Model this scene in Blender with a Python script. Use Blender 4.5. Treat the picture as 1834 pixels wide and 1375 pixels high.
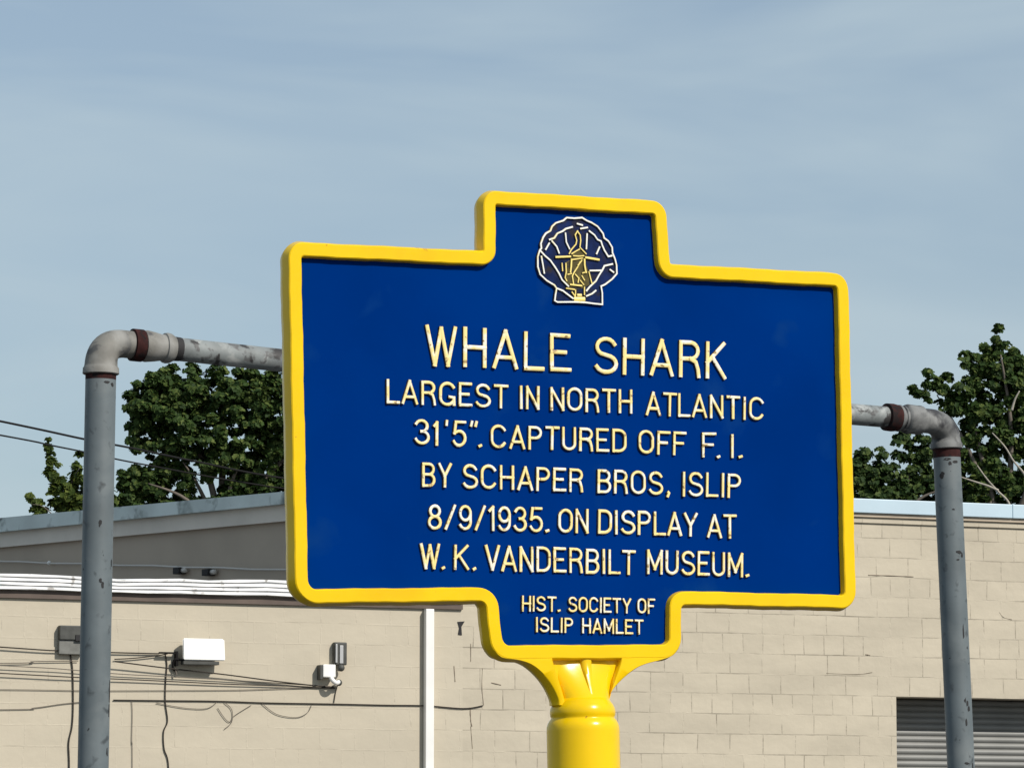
import bpy, bmesh, math, random
import numpy as np
from mathutils import Vector, Matrix

for o in list(bpy.data.objects):
    bpy.data.objects.remove(o, do_unlink=True)
random.seed(7)
rng = np.random.default_rng(11)
SC = bpy.context.scene
COL = SC.collection
rad = math.radians

# ------------------------------------------------------------------ camera
FPX, CX, CY, PITCH, EYE = 7000.0, 917.0, 687.5, rad(7.0), 1.6
cam = bpy.data.cameras.new('camera')
cam.sensor_width = 36.0
cam.lens = FPX / 1834.0 * 36.0
cam.clip_start, cam.clip_end = 0.1, 3000
cam_o = bpy.data.objects.new('camera', cam)
cam_o.location = (0, 0, EYE)
cam_o.rotation_euler = (rad(90) + PITCH, 0, 0)
COL.objects.link(cam_o)
SC.camera = cam_o

# ------------------------------------------------------------------ sky, sun, exposure
SUN_AZ, SUN_EL = rad(47), rad(38)          # azimuth to the right of straight behind the viewer
SUN_DIR = Vector((math.sin(SUN_AZ) * math.cos(SUN_EL), -math.cos(SUN_AZ) * math.cos(SUN_EL), math.sin(SUN_EL)))
world = bpy.data.worlds.new('World')
SC.world = world
world.use_nodes = True
wn, wl = world.node_tree.nodes, world.node_tree.links
wn.clear()
sky = wn.new('ShaderNodeTexSky'); sky.sky_type = 'NISHITA'; sky.sun_disc = False
sky.sun_elevation = SUN_EL
sky.sun_rotation = math.pi - SUN_AZ
sky.air_density, sky.dust_density, sky.ozone_density = 1.0, 1.2, 1.6
wtc = wn.new('ShaderNodeTexCoord')
wmap = wn.new('ShaderNodeMapping'); wmap.inputs['Scale'].default_value = (6.0, 6.0, 30.0)
wmap.inputs['Rotation'].default_value = (0, rad(7), 0)
cn = wn.new('ShaderNodeTexNoise'); cn.inputs['Scale'].default_value = 0.9
cn.inputs['Detail'].default_value = 4.0; cn.inputs['Roughness'].default_value = 0.48
cn.inputs['Distortion'].default_value = 0.6
cr = wn.new('ShaderNodeMapRange'); cr.inputs['From Min'].default_value = 0.34; cr.inputs['From Max'].default_value = 0.66
cr.inputs['To Min'].default_value = 0.36; cr.inputs['To Max'].default_value = 0.86
cmix = wn.new('ShaderNodeMix'); cmix.data_type = 'RGBA'
cmix.inputs['B'].default_value = (4.85, 5.95, 6.60, 1)        # thin high cirrus veil
bg = wn.new('ShaderNodeBackground'); bg.inputs['Strength'].default_value = 0.10
wo = wn.new('ShaderNodeOutputWorld')
wl.new(wtc.outputs['Generated'], wmap.inputs['Vector']); wl.new(wmap.outputs['Vector'], cn.inputs['Vector'])
wl.new(cn.outputs['Fac'], cr.inputs['Value']); wl.new(cr.outputs['Result'], cmix.inputs['Factor'])
wl.new(sky.outputs['Color'], cmix.inputs['A']); wl.new(cmix.outputs['Result'], bg.inputs['Color'])
wl.new(bg.outputs['Background'], wo.inputs['Surface'])
sun = bpy.data.lights.new('sun', 'SUN'); sun.energy = 4.2; sun.angle = rad(0.5); sun.color = (1.0, 0.95, 0.87)
sun_o = bpy.data.objects.new('sun', sun); COL.objects.link(sun_o)
sun_o.rotation_euler = SUN_DIR.to_track_quat('Z', 'Y').to_euler()
SC.view_settings.view_transform = 'Standard'; SC.view_settings.look = 'None'
SC.view_settings.exposure = 0.0; SC.view_settings.gamma = 1.0; SC.view_settings.use_curve_mapping = False

# ------------------------------------------------------------------ helpers
EYEV = Vector((0, 0, EYE))
FW = Vector((0, math.cos(PITCH), math.sin(PITCH))); UP = Vector((0, -math.sin(PITCH), math.cos(PITCH))); RT = Vector((1, 0, 0))
def ray(px, py):
    return (FW + RT * ((px - CX) / FPX) - UP * ((py - CY) / FPX))
def at(px, py, z):                       # point of the photograph at distance z
    return EYEV + ray(px, py) * z
def onto(px, py, p0, n):                 # point of the photograph on a plane
    d = ray(px, py)
    return EYEV + d * ((p0 - EYEV).dot(n) / d.dot(n))

def link(name, me, mat=None, parent=None, smooth=False):
    o = bpy.data.objects.new(name, me); COL.objects.link(o)
    if mat: me.materials.append(mat)
    if parent: o.parent = parent
    if smooth:
        me.polygons.foreach_set('use_smooth', [True] * len(me.polygons))
    return o
def obj(name, bm, mat=None, parent=None, smooth=False, angle=None):
    bmesh.ops.recalc_face_normals(bm, faces=bm.faces)
    me = bpy.data.meshes.new(name); bm.to_mesh(me); bm.free()
    o = link(name, me, mat, parent, smooth)
    if angle is not None:
        me.polygons.foreach_set('use_smooth', [True] * len(me.polygons))
        me.set_sharp_from_angle(angle=rad(angle))
    return o
def thing(name, label, cat, mw=None, group=None):
    o = bpy.data.objects.new(name, None); COL.objects.link(o); o.empty_display_size = 0.1
    if mw is not None: o.matrix_world = mw
    o['label'] = label; o['category'] = cat
    if group: o['group'] = group
    return o
def tag(o, label, cat, group=None):
    o['label'] = label; o['category'] = cat
    if group: o['group'] = group
    return o

def box(bm, p0, p1, bev=0.0):
    r = bmesh.ops.create_cube(bm, size=1.0)
    s = [p1[i] - p0[i] for i in range(3)]; c = [(p1[i] + p0[i]) / 2 for i in range(3)]
    bmesh.ops.transform(bm, matrix=Matrix.Translation(c) @ Matrix.Diagonal((*s, 1)), verts=r['verts'])
    if bev:
        es = list({e for v in r['verts'] for e in v.link_edges})
        bmesh.ops.bevel(bm, geom=es, offset=bev, segments=2, affect='EDGES', profile=0.6)

def sweep(bm, pts, rads, seg=24, caps=True):
    """round tube of changing radius along a path"""
    pts = [Vector(p) for p in pts]; n = len(pts)
    if not hasattr(rads, '__len__'): rads = [rads] * n
    tans = []
    for i in range(n):
        a = pts[max(i - 1, 0)]; b = pts[min(i + 1, n - 1)]
        t = b - a
        tans.append(t.normalized() if t.length > 1e-9 else (tans[-1] if tans else Vector((0, 0, 1))))
    ref = Vector((0, 1, 0)) if abs(tans[0].y) < 0.9 else Vector((1, 0, 0))
    u = (ref - tans[0] * ref.dot(tans[0])).normalized()
    rings = []
    for i in range(n):
        u = (u - tans[i] * u.dot(tans[i])).normalized(); v = tans[i].cross(u)
        rings.append([bm.verts.new(pts[i] + (u * math.cos(2 * math.pi * k / seg) + v * math.sin(2 * math.pi * k / seg)) * rads[i]) for k in range(seg)])
    for a, b in zip(rings, rings[1:]):
        for k in range(seg):
            bm.faces.new((a[k], a[(k + 1) % seg], b[(k + 1) % seg], b[k]))
    if caps:
        bm.faces.new(rings[0]); bm.faces.new(rings[-1])
def lathe(bm, prof, seg=48):             # (z, r) pairs about the local z axis
    sweep(bm, [(0, 0, z) for z, r in prof], [r for z, r in prof], seg)

def catmull(pts, n=8):
    P = [Vector(p) for p in pts]; out = []
    for i in range(len(P) - 1):
        p0 = P[max(i - 1, 0)]; p1 = P[i]; p2 = P[i + 1]; p3 = P[min(i + 2, len(P) - 1)]
        for k in range(n):
            t = k / n
            out.append(0.5 * ((2 * p1) + (p2 - p0) * t + (2 * p0 - 5 * p1 + 4 * p2 - p3) * t * t + (3 * p1 - p0 - 3 * p2 + p3) * t ** 3))
    out.append(P[-1]); return out

# ------------------------------------------------------------------ materials
def mat(name, col, rough=0.6, metal=0.0, var=0.0, vscale=8.0, bump=0.0, bscale=40.0, spots=None, coat=0.0, spec=0.5):
    """principled paint with noise variation and optional blotches: spots = (colour, scale, lo, hi)"""
    m = bpy.data.materials.new(name); m.use_nodes = True
    N, L = m.node_tree.nodes, m.node_tree.links
    b = N['Principled BSDF']
    b.inputs['Roughness'].default_value = rough; b.inputs['Metallic'].default_value = metal
    b.inputs['Specular IOR Level'].default_value = spec
    b.inputs['Coat Weight'].default_value = coat; b.inputs['Coat Roughness'].default_value = 0.15
    tc = N.new('ShaderNodeTexCoord')
    cur = None
    base = N.new('ShaderNodeRGB'); base.outputs[0].default_value = (*col, 1); cur = base.outputs[0]
    if var:
        nz = N.new('ShaderNodeTexNoise'); nz.inputs['Scale'].default_value = vscale; nz.inputs['Detail'].default_value = 5
        L.new(tc.outputs['Object'], nz.inputs['Vector'])
        mr = N.new('ShaderNodeMapRange'); mr.inputs['From Min'].default_value = 0.3; mr.inputs['From Max'].default_value = 0.7
        mr.inputs['To Min'].default_value = 1 - var; mr.inputs['To Max'].default_value = 1 + var
        L.new(nz.outputs['Fac'], mr.inputs['Value'])
        mx = N.new('ShaderNodeVectorMath'); mx.operation = 'SCALE'
        L.new(cur, mx.inputs[0]); L.new(mr.outputs['Result'], mx.inputs['Scale']); cur = mx.outputs[0]
    for sp in (spots or []):
        nz = N.new('ShaderNodeTexNoise'); nz.inputs['Scale'].default_value = sp[1]; nz.inputs['Detail'].default_value = 4
        nz.inputs['Distortion'].default_value = 0.3
        L.new(tc.outputs['Object'], nz.inputs['Vector'])
        mr = N.new('ShaderNodeMapRange'); mr.inputs['From Min'].default_value = sp[2]; mr.inputs['From Max'].default_value = sp[3]
        L.new(nz.outputs['Fac'], mr.inputs['Value'])
        mx = N.new('ShaderNodeMix'); mx.data_type = 'RGBA'; mx.inputs['B'].default_value = (*sp[0], 1)
        L.new(mr.outputs['Result'], mx.inputs['Factor']); L.new(cur, mx.inputs['A']); cur = mx.outputs['Result']
    L.new(cur, b.inputs['Base Color'])
    if bump:
        nz = N.new('ShaderNodeTexNoise'); nz.inputs['Scale'].default_value = bscale; nz.inputs['Detail'].default_value = 6
        L.new(tc.outputs['Object'], nz.inputs['Vector'])
        bp = N.new('ShaderNodeBump'); bp.inputs['Strength'].default_value = bump; bp.inputs['Distance'].default_value = 0.004
        L.new(nz.outputs['Fac'], bp.inputs['Height']); L.new(bp.outputs['Normal'], b.inputs['Normal'])
    return m

M_YELLOW = mat('yellow_enamel', (0.82, 0.525, 0.002), 0.24, var=0.06, vscale=9, bump=0.12, bscale=22, spots=[((0.45, 0.22, 0.02), 34, 0.735, 0.76), ((0.74, 0.40, 0.004), 3.5, 0.55, 0.75)], spec=0.30)
M_BLUE = mat('blue_enamel', (0.000, 0.0245, 0.165), 0.5, var=0.08, vscale=4, bump=0.05, bscale=60, spots=[((0.000, 0.029, 0.185), 2.2, 0.48, 0.66), ((0.003, 0.034, 0.17), 9, 0.60, 0.74)], spec=0.0)
M_CREAM = mat('cream_letter_paint', (0.88, 0.70, 0.29), 0.4, spots=[((0.86, 0.81, 0.66), 48, 0.47, 0.60), ((0.34, 0.23, 0.09), 110, 0.61, 0.68)], spec=0.3)
M_EDGE_SHADE = mat('letter_side_shade', (0.075, 0.058, 0.045), 0.6, var=0.3, vscale=60, spec=0.15)  # stroke sides coloured dark to paint in a shadow outline round letters and emblem
M_WHITE_LINE = mat('white_emblem_paint', (0.84, 0.83, 0.76), 0.4, spots=[((0.82, 0.74, 0.48), 60, 0.56, 0.66)])
M_YELLOW_LINE = mat('yellow_emblem_paint', (0.86, 0.68, 0.20), 0.4, var=0.1, vscale=60)
M_NAVY_SHADE = mat('shaded_navy_enamel', (0.004, 0.014, 0.07), 0.6, var=0.4, vscale=60, spots=[((0.022, 0.02, 0.028), 45, 0.5, 0.65)], spec=0.1)  # emblem plate: navy darkened to paint in the shade between its raised strokes
M_POST = mat('grey_pipe_paint', (0.118, 0.140, 0.150), 0.5, var=0.14, vscale=6, bump=0.2, bscale=20,
             spots=[((0.165, 0.185, 0.19), 4, 0.52, 0.70), ((0.06, 0.07, 0.075), 22, 0.60, 0.72), ((0.03, 0.03, 0.03), 30, 0.715, 0.73)], spec=0.35)
M_BAR = mat('weathered_pipe_paint', (0.185, 0.20, 0.20), 0.65, var=0.3, vscale=10, bump=0.4, bscale=30,
            spots=[((0.36, 0.37, 0.36), 12, 0.54, 0.68), ((0.03, 0.028, 0.028), 13, 0.57, 0.62), ((0.10, 0.10, 0.10), 30, 0.56, 0.66)])
M_FIT = mat('weathered_beige_fitting', (0.165, 0.158, 0.142), 0.7, var=0.2, vscale=14, bump=0.3, bscale=40,
            spots=[((0.07, 0.07, 0.07), 18, 0.57, 0.68), ((0.24, 0.235, 0.22), 7, 0.52, 0.66)])
M_FITG = mat('weathered_grey_fitting', (0.145, 0.147, 0.145), 0.7, var=0.3, vscale=12, bump=0.4, bscale=40,
             spots=[((0.03, 0.03, 0.034), 9, 0.49, 0.62), ((0.25, 0.25, 0.245), 13, 0.56, 0.70)])
M_RUST = mat('maroon_primer', (0.036, 0.012, 0.011), 0.85, var=0.35, vscale=30, spots=[((0.016, 0.011, 0.011), 26, 0.5, 0.6)], spec=0.15)
M_CHIP = mat('bare_chipped_metal', (0.018, 0.017, 0.018), 0.8)
M_COPING = mat('pale_blue_sheet_metal', (0.46, 0.58, 0.66), 0.45, var=0.05, vscale=2, bump=0.1, bscale=3)
M_COPING_G = mat('weathered_blue_grey_coping', (0.56, 0.63, 0.62), 0.6, var=0.18, vscale=1.5, spots=[((0.16, 0.19, 0.18), 3.5, 0.56, 0.70)])
M_FASCIA = mat('grey_fascia_paint', (0.66, 0.60, 0.53), 0.7, var=0.08, vscale=2)
M_TRIM = mat('tan_trim_board', (0.45, 0.37, 0.28), 0.7, var=0.15, vscale=4)
M_BROWN = mat('brown_eave_board', (0.12, 0.09, 0.075), 0.8, var=0.2, vscale=4)
M_WHITE = mat('white_metal_paint', (0.80, 0.79, 0.76), 0.4, var=0.04, vscale=6)
M_GUTTER = mat('white_gutter_paint', (0.80, 0.80, 0.80), 0.5, var=0.08, vscale=5, spots=[((0.35, 0.33, 0.31), 9, 0.62, 0.7)])
M_SHUTTER = mat('grey_galvanised_slats', (0.20, 0.20, 0.19), 0.55, metal=0.1, var=0.1, vscale=3)
M_CABLE = mat('black_cable', (0.012, 0.011, 0.011), 0.8, spec=0.15)
M_CABLE_D = mat('dark_weathered_cable', (0.045, 0.038, 0.032), 0.8, spec=0.15)
M_CABLE_B = mat('brown_cable', (0.13, 0.11, 0.09), 0.7)
M_CABLE_W = mat('pale_conduit', (0.55, 0.52, 0.48), 0.6)
M_DARKBOX = mat('dark_grey_box_paint', (0.055, 0.056, 0.05), 0.6, var=0.3, vscale=12)
M_GREYBOX = mat('grey_box_paint', (0.16, 0.16, 0.145), 0.6, var=0.25, vscale=12)
M_ROOF = mat('roof_membrane', (0.09, 0.09, 0.09), 0.9, var=0.2, vscale=2)
M_BARK = mat('grey_bark', (0.13, 0.11, 0.09), 0.9, var=0.3, vscale=8, bump=0.6, bscale=18)
M_TWIG = mat('pale_bare_branch', (0.34, 0.31, 0.26), 0.85, var=0.2, vscale=8)

def wall_mat(name, col, line, lo, hi, bump, patch, z0, row, rot_bl=0.36, var=0.05):
    """painted concrete block: faint joints that come and go with the paint"""
    m = bpy.data.materials.new(name); m.use_nodes = True
    N, L = m.node_tree.nodes, m.node_tree.links
    b = N['Principled BSDF']; b.inputs['Roughness'].default_value = 0.85; b.inputs['Specular IOR Level'].default_value = 0.25
    tc = N.new('ShaderNodeTexCoord'); sp = N.new('ShaderNodeSeparateXYZ'); L.new(tc.outputs['Object'], sp.inputs[0])
    cb = N.new('ShaderNodeCombineXYZ'); L.new(sp.outputs['X'], cb.inputs['X'])
    zs = N.new('ShaderNodeMath'); zs.operation = 'SUBTRACT'; zs.inputs[1].default_value = z0 + 0.011 - 40 * row; L.new(sp.outputs['Z'], zs.inputs[0]); L.new(zs.outputs[0], cb.inputs['Y'])
    wob = N.new('ShaderNodeTexNoise'); wob.inputs['Scale'].default_value = 1.7; wob.inputs['Detail'].default_value = 3
    L.new(cb.outputs[0], wob.inputs['Vector'])
    wm = N.new('ShaderNodeVectorMath'); wm.operation = 'MULTIPLY_ADD'; wm.inputs[1].default_value = (0.05, 0.022, 0)
    L.new(wob.outputs['Color'], wm.inputs[0]); L.new(cb.outputs[0], wm.inputs[2])
    br = N.new('ShaderNodeTexBrick'); br.inputs['Scale'].default_value = 1.0
    br.inputs['Brick Width'].default_value = rot_bl; br.inputs['Row Height'].default_value = row; br.squash = 0.62; br.squash_frequency = 3; br.offset = 0.42
    br.inputs['Mortar Size'].default_value = 0.007; br.inputs['Mortar Smooth'].default_value = 0.35
    br.inputs['Color1'].default_value = (1 - var, 1 - var, 1 - var, 1); br.inputs['Color2'].default_value = (1 + var, 1 + var, 1 + var, 1)
    br.inputs['Mortar'].default_value = (1, 1, 1, 1)
    L.new(wm.outputs[0], br.inputs['Vector'])
    # which joints are open: stretched noise
    n1 = N.new('ShaderNodeTexNoise'); n1.inputs['Scale'].default_value = 2.3; n1.inputs['Detail'].default_value = 5; n1.inputs['Roughness'].default_value = 0.65
    mp = N.new('ShaderNodeMapping'); mp.inputs['Scale'].default_value = (0.7, 2.4, 1)
    L.new(cb.outputs[0], mp.inputs[0]); L.new(mp.outputs[0], n1.inputs['Vector'])
    mr = N.new('ShaderNodeMapRange'); mr.inputs['From Min'].default_value = 0.36; mr.inputs['From Max'].default_value = 0.66
    mr.inputs['To Min'].default_value = lo; mr.inputs['To Max'].default_value = hi
    L.new(n1.outputs['Fac'], mr.inputs['Value'])
    mu = N.new('ShaderNodeMath'); mu.operation = 'MULTIPLY'; L.new(br.outputs['Fac'], mu.inputs[0]); L.new(mr.outputs['Result'], mu.inputs[1])
    # paint tone
    n2 = N.new('ShaderNodeTexNoise'); n2.inputs['Scale'].default_value = 1.1; n2.inputs['Detail'].default_value = 7; n2.inputs['Roughness'].default_value = 0.6
    L.new(mp.outputs[0], n2.inputs['Vector'])
    r2 = N.new('ShaderNodeMapRange'); r2.inputs['From Min'].default_value = 0.3; r2.inputs['From Max'].default_value = 0.7
    r2.inputs['To Min'].default_value = 1 - patch; r2.inputs['To Max'].default_value = 1 + patch * 0.6
    L.new(n2.outputs['Fac'], r2.inputs['Value'])
    tone = N.new('ShaderNodeVectorMath'); tone.operation = 'SCALE'; tone.inputs[0].default_value = col
    L.new(r2.outputs['Result'], tone.inputs['Scale'])
    t2 = N.new('ShaderNodeMix'); t2.data_type = 'RGBA'; t2.blend_type = 'MULTIPLY'; t2.inputs['Factor'].default_value = 0.7
    L.new(tone.outputs[0], t2.inputs['A']); L.new(br.outputs['Color'], t2.inputs['B'])
    fx = N.new('ShaderNodeMix'); fx.data_type = 'RGBA'; fx.inputs['B'].default_value = (*line, 1)
    L.new(mu.outputs[0], fx.inputs['Factor']); L.new(t2.outputs['Result'], fx.inputs['A'])
    L.new(fx.outputs['Result'], b.inputs['Base Color'])
    n3 = N.new('ShaderNodeTexNoise'); n3.inputs['Scale'].default_value = 9; n3.inputs['Detail'].default_value = 8
    L.new(tc.outputs['Object'], n3.inputs['Vector'])
    hh = N.new('ShaderNodeMath'); hh.operation = 'MULTIPLY_ADD'; hh.inputs[1].default_value = -1.2
    L.new(mu.outputs[0], hh.inputs[0]); L.new(n3.outputs['Fac'], hh.inputs[2])
    bp = N.new('ShaderNodeBump'); bp.inputs['Strength'].default_value = bump; bp.inputs['Distance'].default_value = 0.012
    L.new(hh.outputs[0], bp.inputs['Height']); L.new(bp.outputs['Normal'], b.inputs['Normal'])
    return m
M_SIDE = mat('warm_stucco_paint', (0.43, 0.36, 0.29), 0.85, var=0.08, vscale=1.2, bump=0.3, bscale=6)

def leaf_mat(name, c0, c1, c2):
    m = bpy.data.materials.new(name); m.use_nodes = True
    N, L = m.node_tree.nodes, m.node_tree.links
    b = N['Principled BSDF']; b.inputs['Roughness'].default_value = 0.6; b.inputs['Specular IOR Level'].default_value = 0.15
    g = N.new('ShaderNodeNewGeometry'); rp = N.new('ShaderNodeValToRGB')
    rp.color_ramp.elements[0].color = (*c0, 1); rp.color_ramp.elements[1].color = (*c2, 1)
    e = rp.color_ramp.elements.new(0.6); e.color = (*c1, 1)
    L.new(g.outputs['Random Per Island'], rp.inputs['Fac']); L.new(rp.outputs['Color'], b.inputs['Base Color'])
    tr = N.new('ShaderNodeBsdfTranslucent'); L.new(rp.outputs['Color'], tr.inputs['Color'])
    ms = N.new('ShaderNodeMixShader'); ms.inputs['Fac'].default_value = 0.30
    L.new(b.outputs[0], ms.inputs[1]); L.new(tr.outputs[0], ms.inputs[2]); L.new(ms.outputs[0], N['Material Output'].inputs['Surface'])
    return m
M_LEAF = leaf_mat('maple_leaves', (0.021, 0.043, 0.012), (0.046, 0.084, 0.019), (0.125, 0.160, 0.042))
M_LEAF_L = leaf_mat('young_leaves', (0.035, 0.06, 0.014), (0.07, 0.10, 0.02), (0.13, 0.16, 0.03))
M_LEAF_D = leaf_mat('dark_leaves', (0.019, 0.039, 0.013), (0.040, 0.073, 0.019), (0.098, 0.135, 0.036))

# ------------------------------------------------------------------ ground
gm = mat('asphalt_lot', (0.055, 0.055, 0.055), 0.9, var=0.15, vscale=0.8, bump=0.4, bscale=30)
bm = bmesh.new(); bmesh.ops.create_grid(bm, x_segments=1, y_segments=1, size=1500)
g = obj('ground', bm, gm); g['kind'] = 'structure'

# ------------------------------------------------------------------ building behind
YAW = rad(22)
B0 = at(829, 1000, 38.0); B0.z = 0                      # foot of the corner where the low wing meets the tall block
Bx = Vector((math.cos(YAW), math.sin(YAW), 0)); By = Vector((-math.sin(YAW), math.cos(YAW), 0))
BM = Matrix((( Bx.x, By.x, 0, B0.x), (Bx.y, By.y, 0, B0.y), (0, 0, 1, 0), (0, 0, 0, 1)))
BI = BM.inverted()
BN = -By
def wallp(px, py, out=0.0):                             # photograph point on the front wall, in wall coordinates (u, out, z)
    p = BI @ onto(px, py, B0 + BN * out, BN)
    return p
bld = thing('block_building', 'long beige painted concrete block building with a low gutter wing and grey roll-up door', 'building', BM)
UL, UR = -26.0, 22.0
z_gut = wallp(520, 1064).z
z_cop = wallp(1680, 924).z
z_top = wallp(1680, 899).z
pd = wallp(1605, 1247); u_d0, z_d = pd.x, pd.z
ROW = (wallp(1560, 961).z - wallp(1560, 1244).z) / 8
M_WALL = wall_mat('painted_block_wall', (0.505, 0.448, 0.352), (0.23, 0.20, 0.155), -0.20, 0.80, 0.45, 0.12, z_d, ROW)
M_WING = wall_mat('smooth_painted_block_wall', (0.512, 0.455, 0.358), (0.34, 0.295, 0.23), -0.8, 0.45, 0.30, 0.07, z_d, ROW, var=0.018)
u_d1 = u_d0 + 3.6
bm = bmesh.new()
def slab(bm, u0, u1, z0, z1, t=0.42): box(bm, (u0, 0, z0), (u1, t, z1))
slab(bm, 0.0, u_d0, 0, z_cop); slab(bm, u_d0, u_d1, z_d, z_cop); slab(bm, u_d1, UR, 0, z_cop)
obj('front_wall', bm, M_WALL, bld)
bm = bmesh.new(); slab(bm, UL, -0.0, 0, z_gut)
obj('wing_wall', bm, M_WING, bld)
# roofs, back and far ends so that the block is closed
bm = bmesh.new(); box(bm, (UL, 0.42, z_gut - 0.35), (-0.0, 14, z_gut - 0.05)); obj('wing_roof', bm, M_ROOF, bld)
bm = bmesh.new(); box(bm, (0.25, 0.42, z_cop - 0.35), (UR, 26, z_cop - 0.10)); obj('roof', bm, M_ROOF, bld)
bm = bmesh.new(); box(bm, (UL, 14, 0), (0.0, 14.3, z_gut)); box(bm, (0.0, 26, 0), (UR, 26.3, z_cop)); box(bm, (UL - 0.3, 0, 0), (UL, 14.3, z_gut)); box(bm, (UR, 0, 0), (UR + 0.3, 26.3, z_cop))
obj('rear_wall', bm, M_WALL, bld)
# side wall of the tall block, in shade, running back to the left
SD = Vector((-math.sin(rad(37)), math.cos(rad(37)), 0)); SN = Vector((-SD.y, SD.x, 0))   # SN faces left
if SN.x > 0: SN = -SN
SP = B0 + Bx * 0.0
def sidep(px, py): return onto(px, py, SP, SN)
def side_box(px0, px1, ytop0, ytop1, ybot0, ybot1, out0, out1):
    """a board on the side wall between two photo columns, proud by out0..out1"""
    bm = bmesh.new(); vs = []
    for o_ in (out0, out1):
        for (px, py) in ((px0, ybot0), (px1, ybot1), (px1, ytop1), (px0, ytop0)):
            vs.append(bm.verts.new(BI @ (sidep(px, py) + SN * o_)))
    for f in ((0, 1, 2, 3), (7, 6, 5, 4), (0, 4, 5, 1), (1, 5, 6, 2), (2, 6, 7, 3), (3, 7, 4, 0)):
        bm.faces.new([vs[i] for i in f])
    return bm
def side_y(px, y0, y510): return y0 + (y510 - y0) * px / 510.0
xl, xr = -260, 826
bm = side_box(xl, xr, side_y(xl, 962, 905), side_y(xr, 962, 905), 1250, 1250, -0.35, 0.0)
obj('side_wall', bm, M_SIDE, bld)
bm = side_box(xl, xr, side_y(xl, 952, 893), side_y(xr, 952, 893), side_y(xl, 981, 934), side_y(xr, 981, 934), 0.004, 0.06)
obj('fascia', bm, M_FASCIA, bld)
bm = side_box(xl, xr, side_y(xl, 930, 883), side_y(xr, 930, 883), side_y(xl, 955, 905), side_y(xr, 955, 905), -0.40, 0.14)
obj('coping', bm, M_COPING_G, bld)
# coping and trim of the front
bm = bmesh.new()
u = -0.05
while u < UR:
    u2 = min(u + 3.05, UR + 0.3)
    box(bm, (u, -0.075, z_cop + 0.0), (u2 - 0.004, 0.46, z_top), 0.008); u = u2
obj('coping', bm, M_COPING, bld)
zt1 = wallp(1680, 931).z; zt2 = wallp(1680, 941).z
bm = bmesh.new(); box(bm, (0.002, -0.045, zt1), (UR, -0.003, z_cop - 0.002), 0.004); obj('trim_board', bm, M_TRIM, bld)
bm = bmesh.new(); box(bm, (0.002, -0.022, zt2), (UR, -0.003, zt1 - 0.002), 0.003); obj('trim_board', bm, M_WALL, bld)
# gutter with its three folds, sagging a little
bm = bmesh.new()
nu = 90; prof = []
z0 = wallp(260, 1062).z - 0.002; z1 = wallp(260, 1036).z
H = z1 - z0
for (o_, h) in ((0.0, 0.0), (0.065, 0.0), (0.075, 0.03), (0.072, 0.20), (0.050, 0.22), (0.050, 0.27), (0.080, 0.30), (0.077, 0.46), (0.056, 0.48), (0.056, 0.53), (0.086, 0.56), (0.083, 0.74), (0.062, 0.76), (0.062, 0.80), (0.092, 0.83), (0.092, 0.97), (0.085, 1.0), (0.0, 1.0)):
    prof.append((o_, h))
rows = []
for i in range(nu + 1):
    uu = UL + (0.0 - UL - 0.01) * i / nu
    sag = 0.010 * math.sin(uu * 2.3) + 0.006 * math.sin(uu * 6.1 + 1)
    rows.append([bm.verts.new((uu, -o_ - 0.003, z0 + h * H + sag * (0.3 + h) * (1 if 0 < j < len(prof) - 1 else 0.3) + 0.004 * math.sin(uu * 9 + j))) for j, (o_, h) in enumerate(prof)])
for a, b in zip(rows, rows[1:]):
    for j in range(len(prof) - 1): bm.faces.new((a[j], b[j], b[j + 1], a[j + 1]))
bm.faces.new(rows[0]); bm.faces.new(rows[-1])
obj('gutter', bm, M_GUTTER, bld)
bm = bmesh.new(); box(bm, (UL, -0.030, z0 - 0.075), (-0.01, -0.003, z0 - 0.006)); obj('eave_board', bm, M_BROWN, bld)
# downspout
p = wallp(771, 1200, 0.09); w2 = 0.043
bm = bmesh.new(); box(bm, (p.x - w2, -0.080, 0.2), (p.x + w2, -0.010, z0 - 0.080), 0.008)
ds = obj('downspout', bm, M_WHITE, bld)
for zz in (0.9, 2.35):
    bm = bmesh.new(); box(bm, (p.x - w2 - 0.02, -0.084, zz), (p.x + w2 + 0.02, -0.004, zz + 0.03), 0.003); obj('strap', bm, M_WHITE, ds)
# roll-up door, set back in its opening
bm = bmesh.new(); nsl = int(z_d / 0.062); ss = z_d / nsl; prev = None
for i in range(nsl):
    for k in range(6):
        a = k / 6.0
        z = (i + a) * ss; y = 0.40 - 0.020 * math.sin(math.pi * a) ** 0.7 - 0.002
        cur = (bm.verts.new((u_d0 + 0.002, y, z)), bm.verts.new((u_d1 - 0.002, y, z)))
        if prev: bm.faces.new((prev[0], prev[1], cur[1], cur[0]))
        prev = cur
obj('roll_up_door', bm, M_SHUTTER, bld, angle=35)
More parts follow.
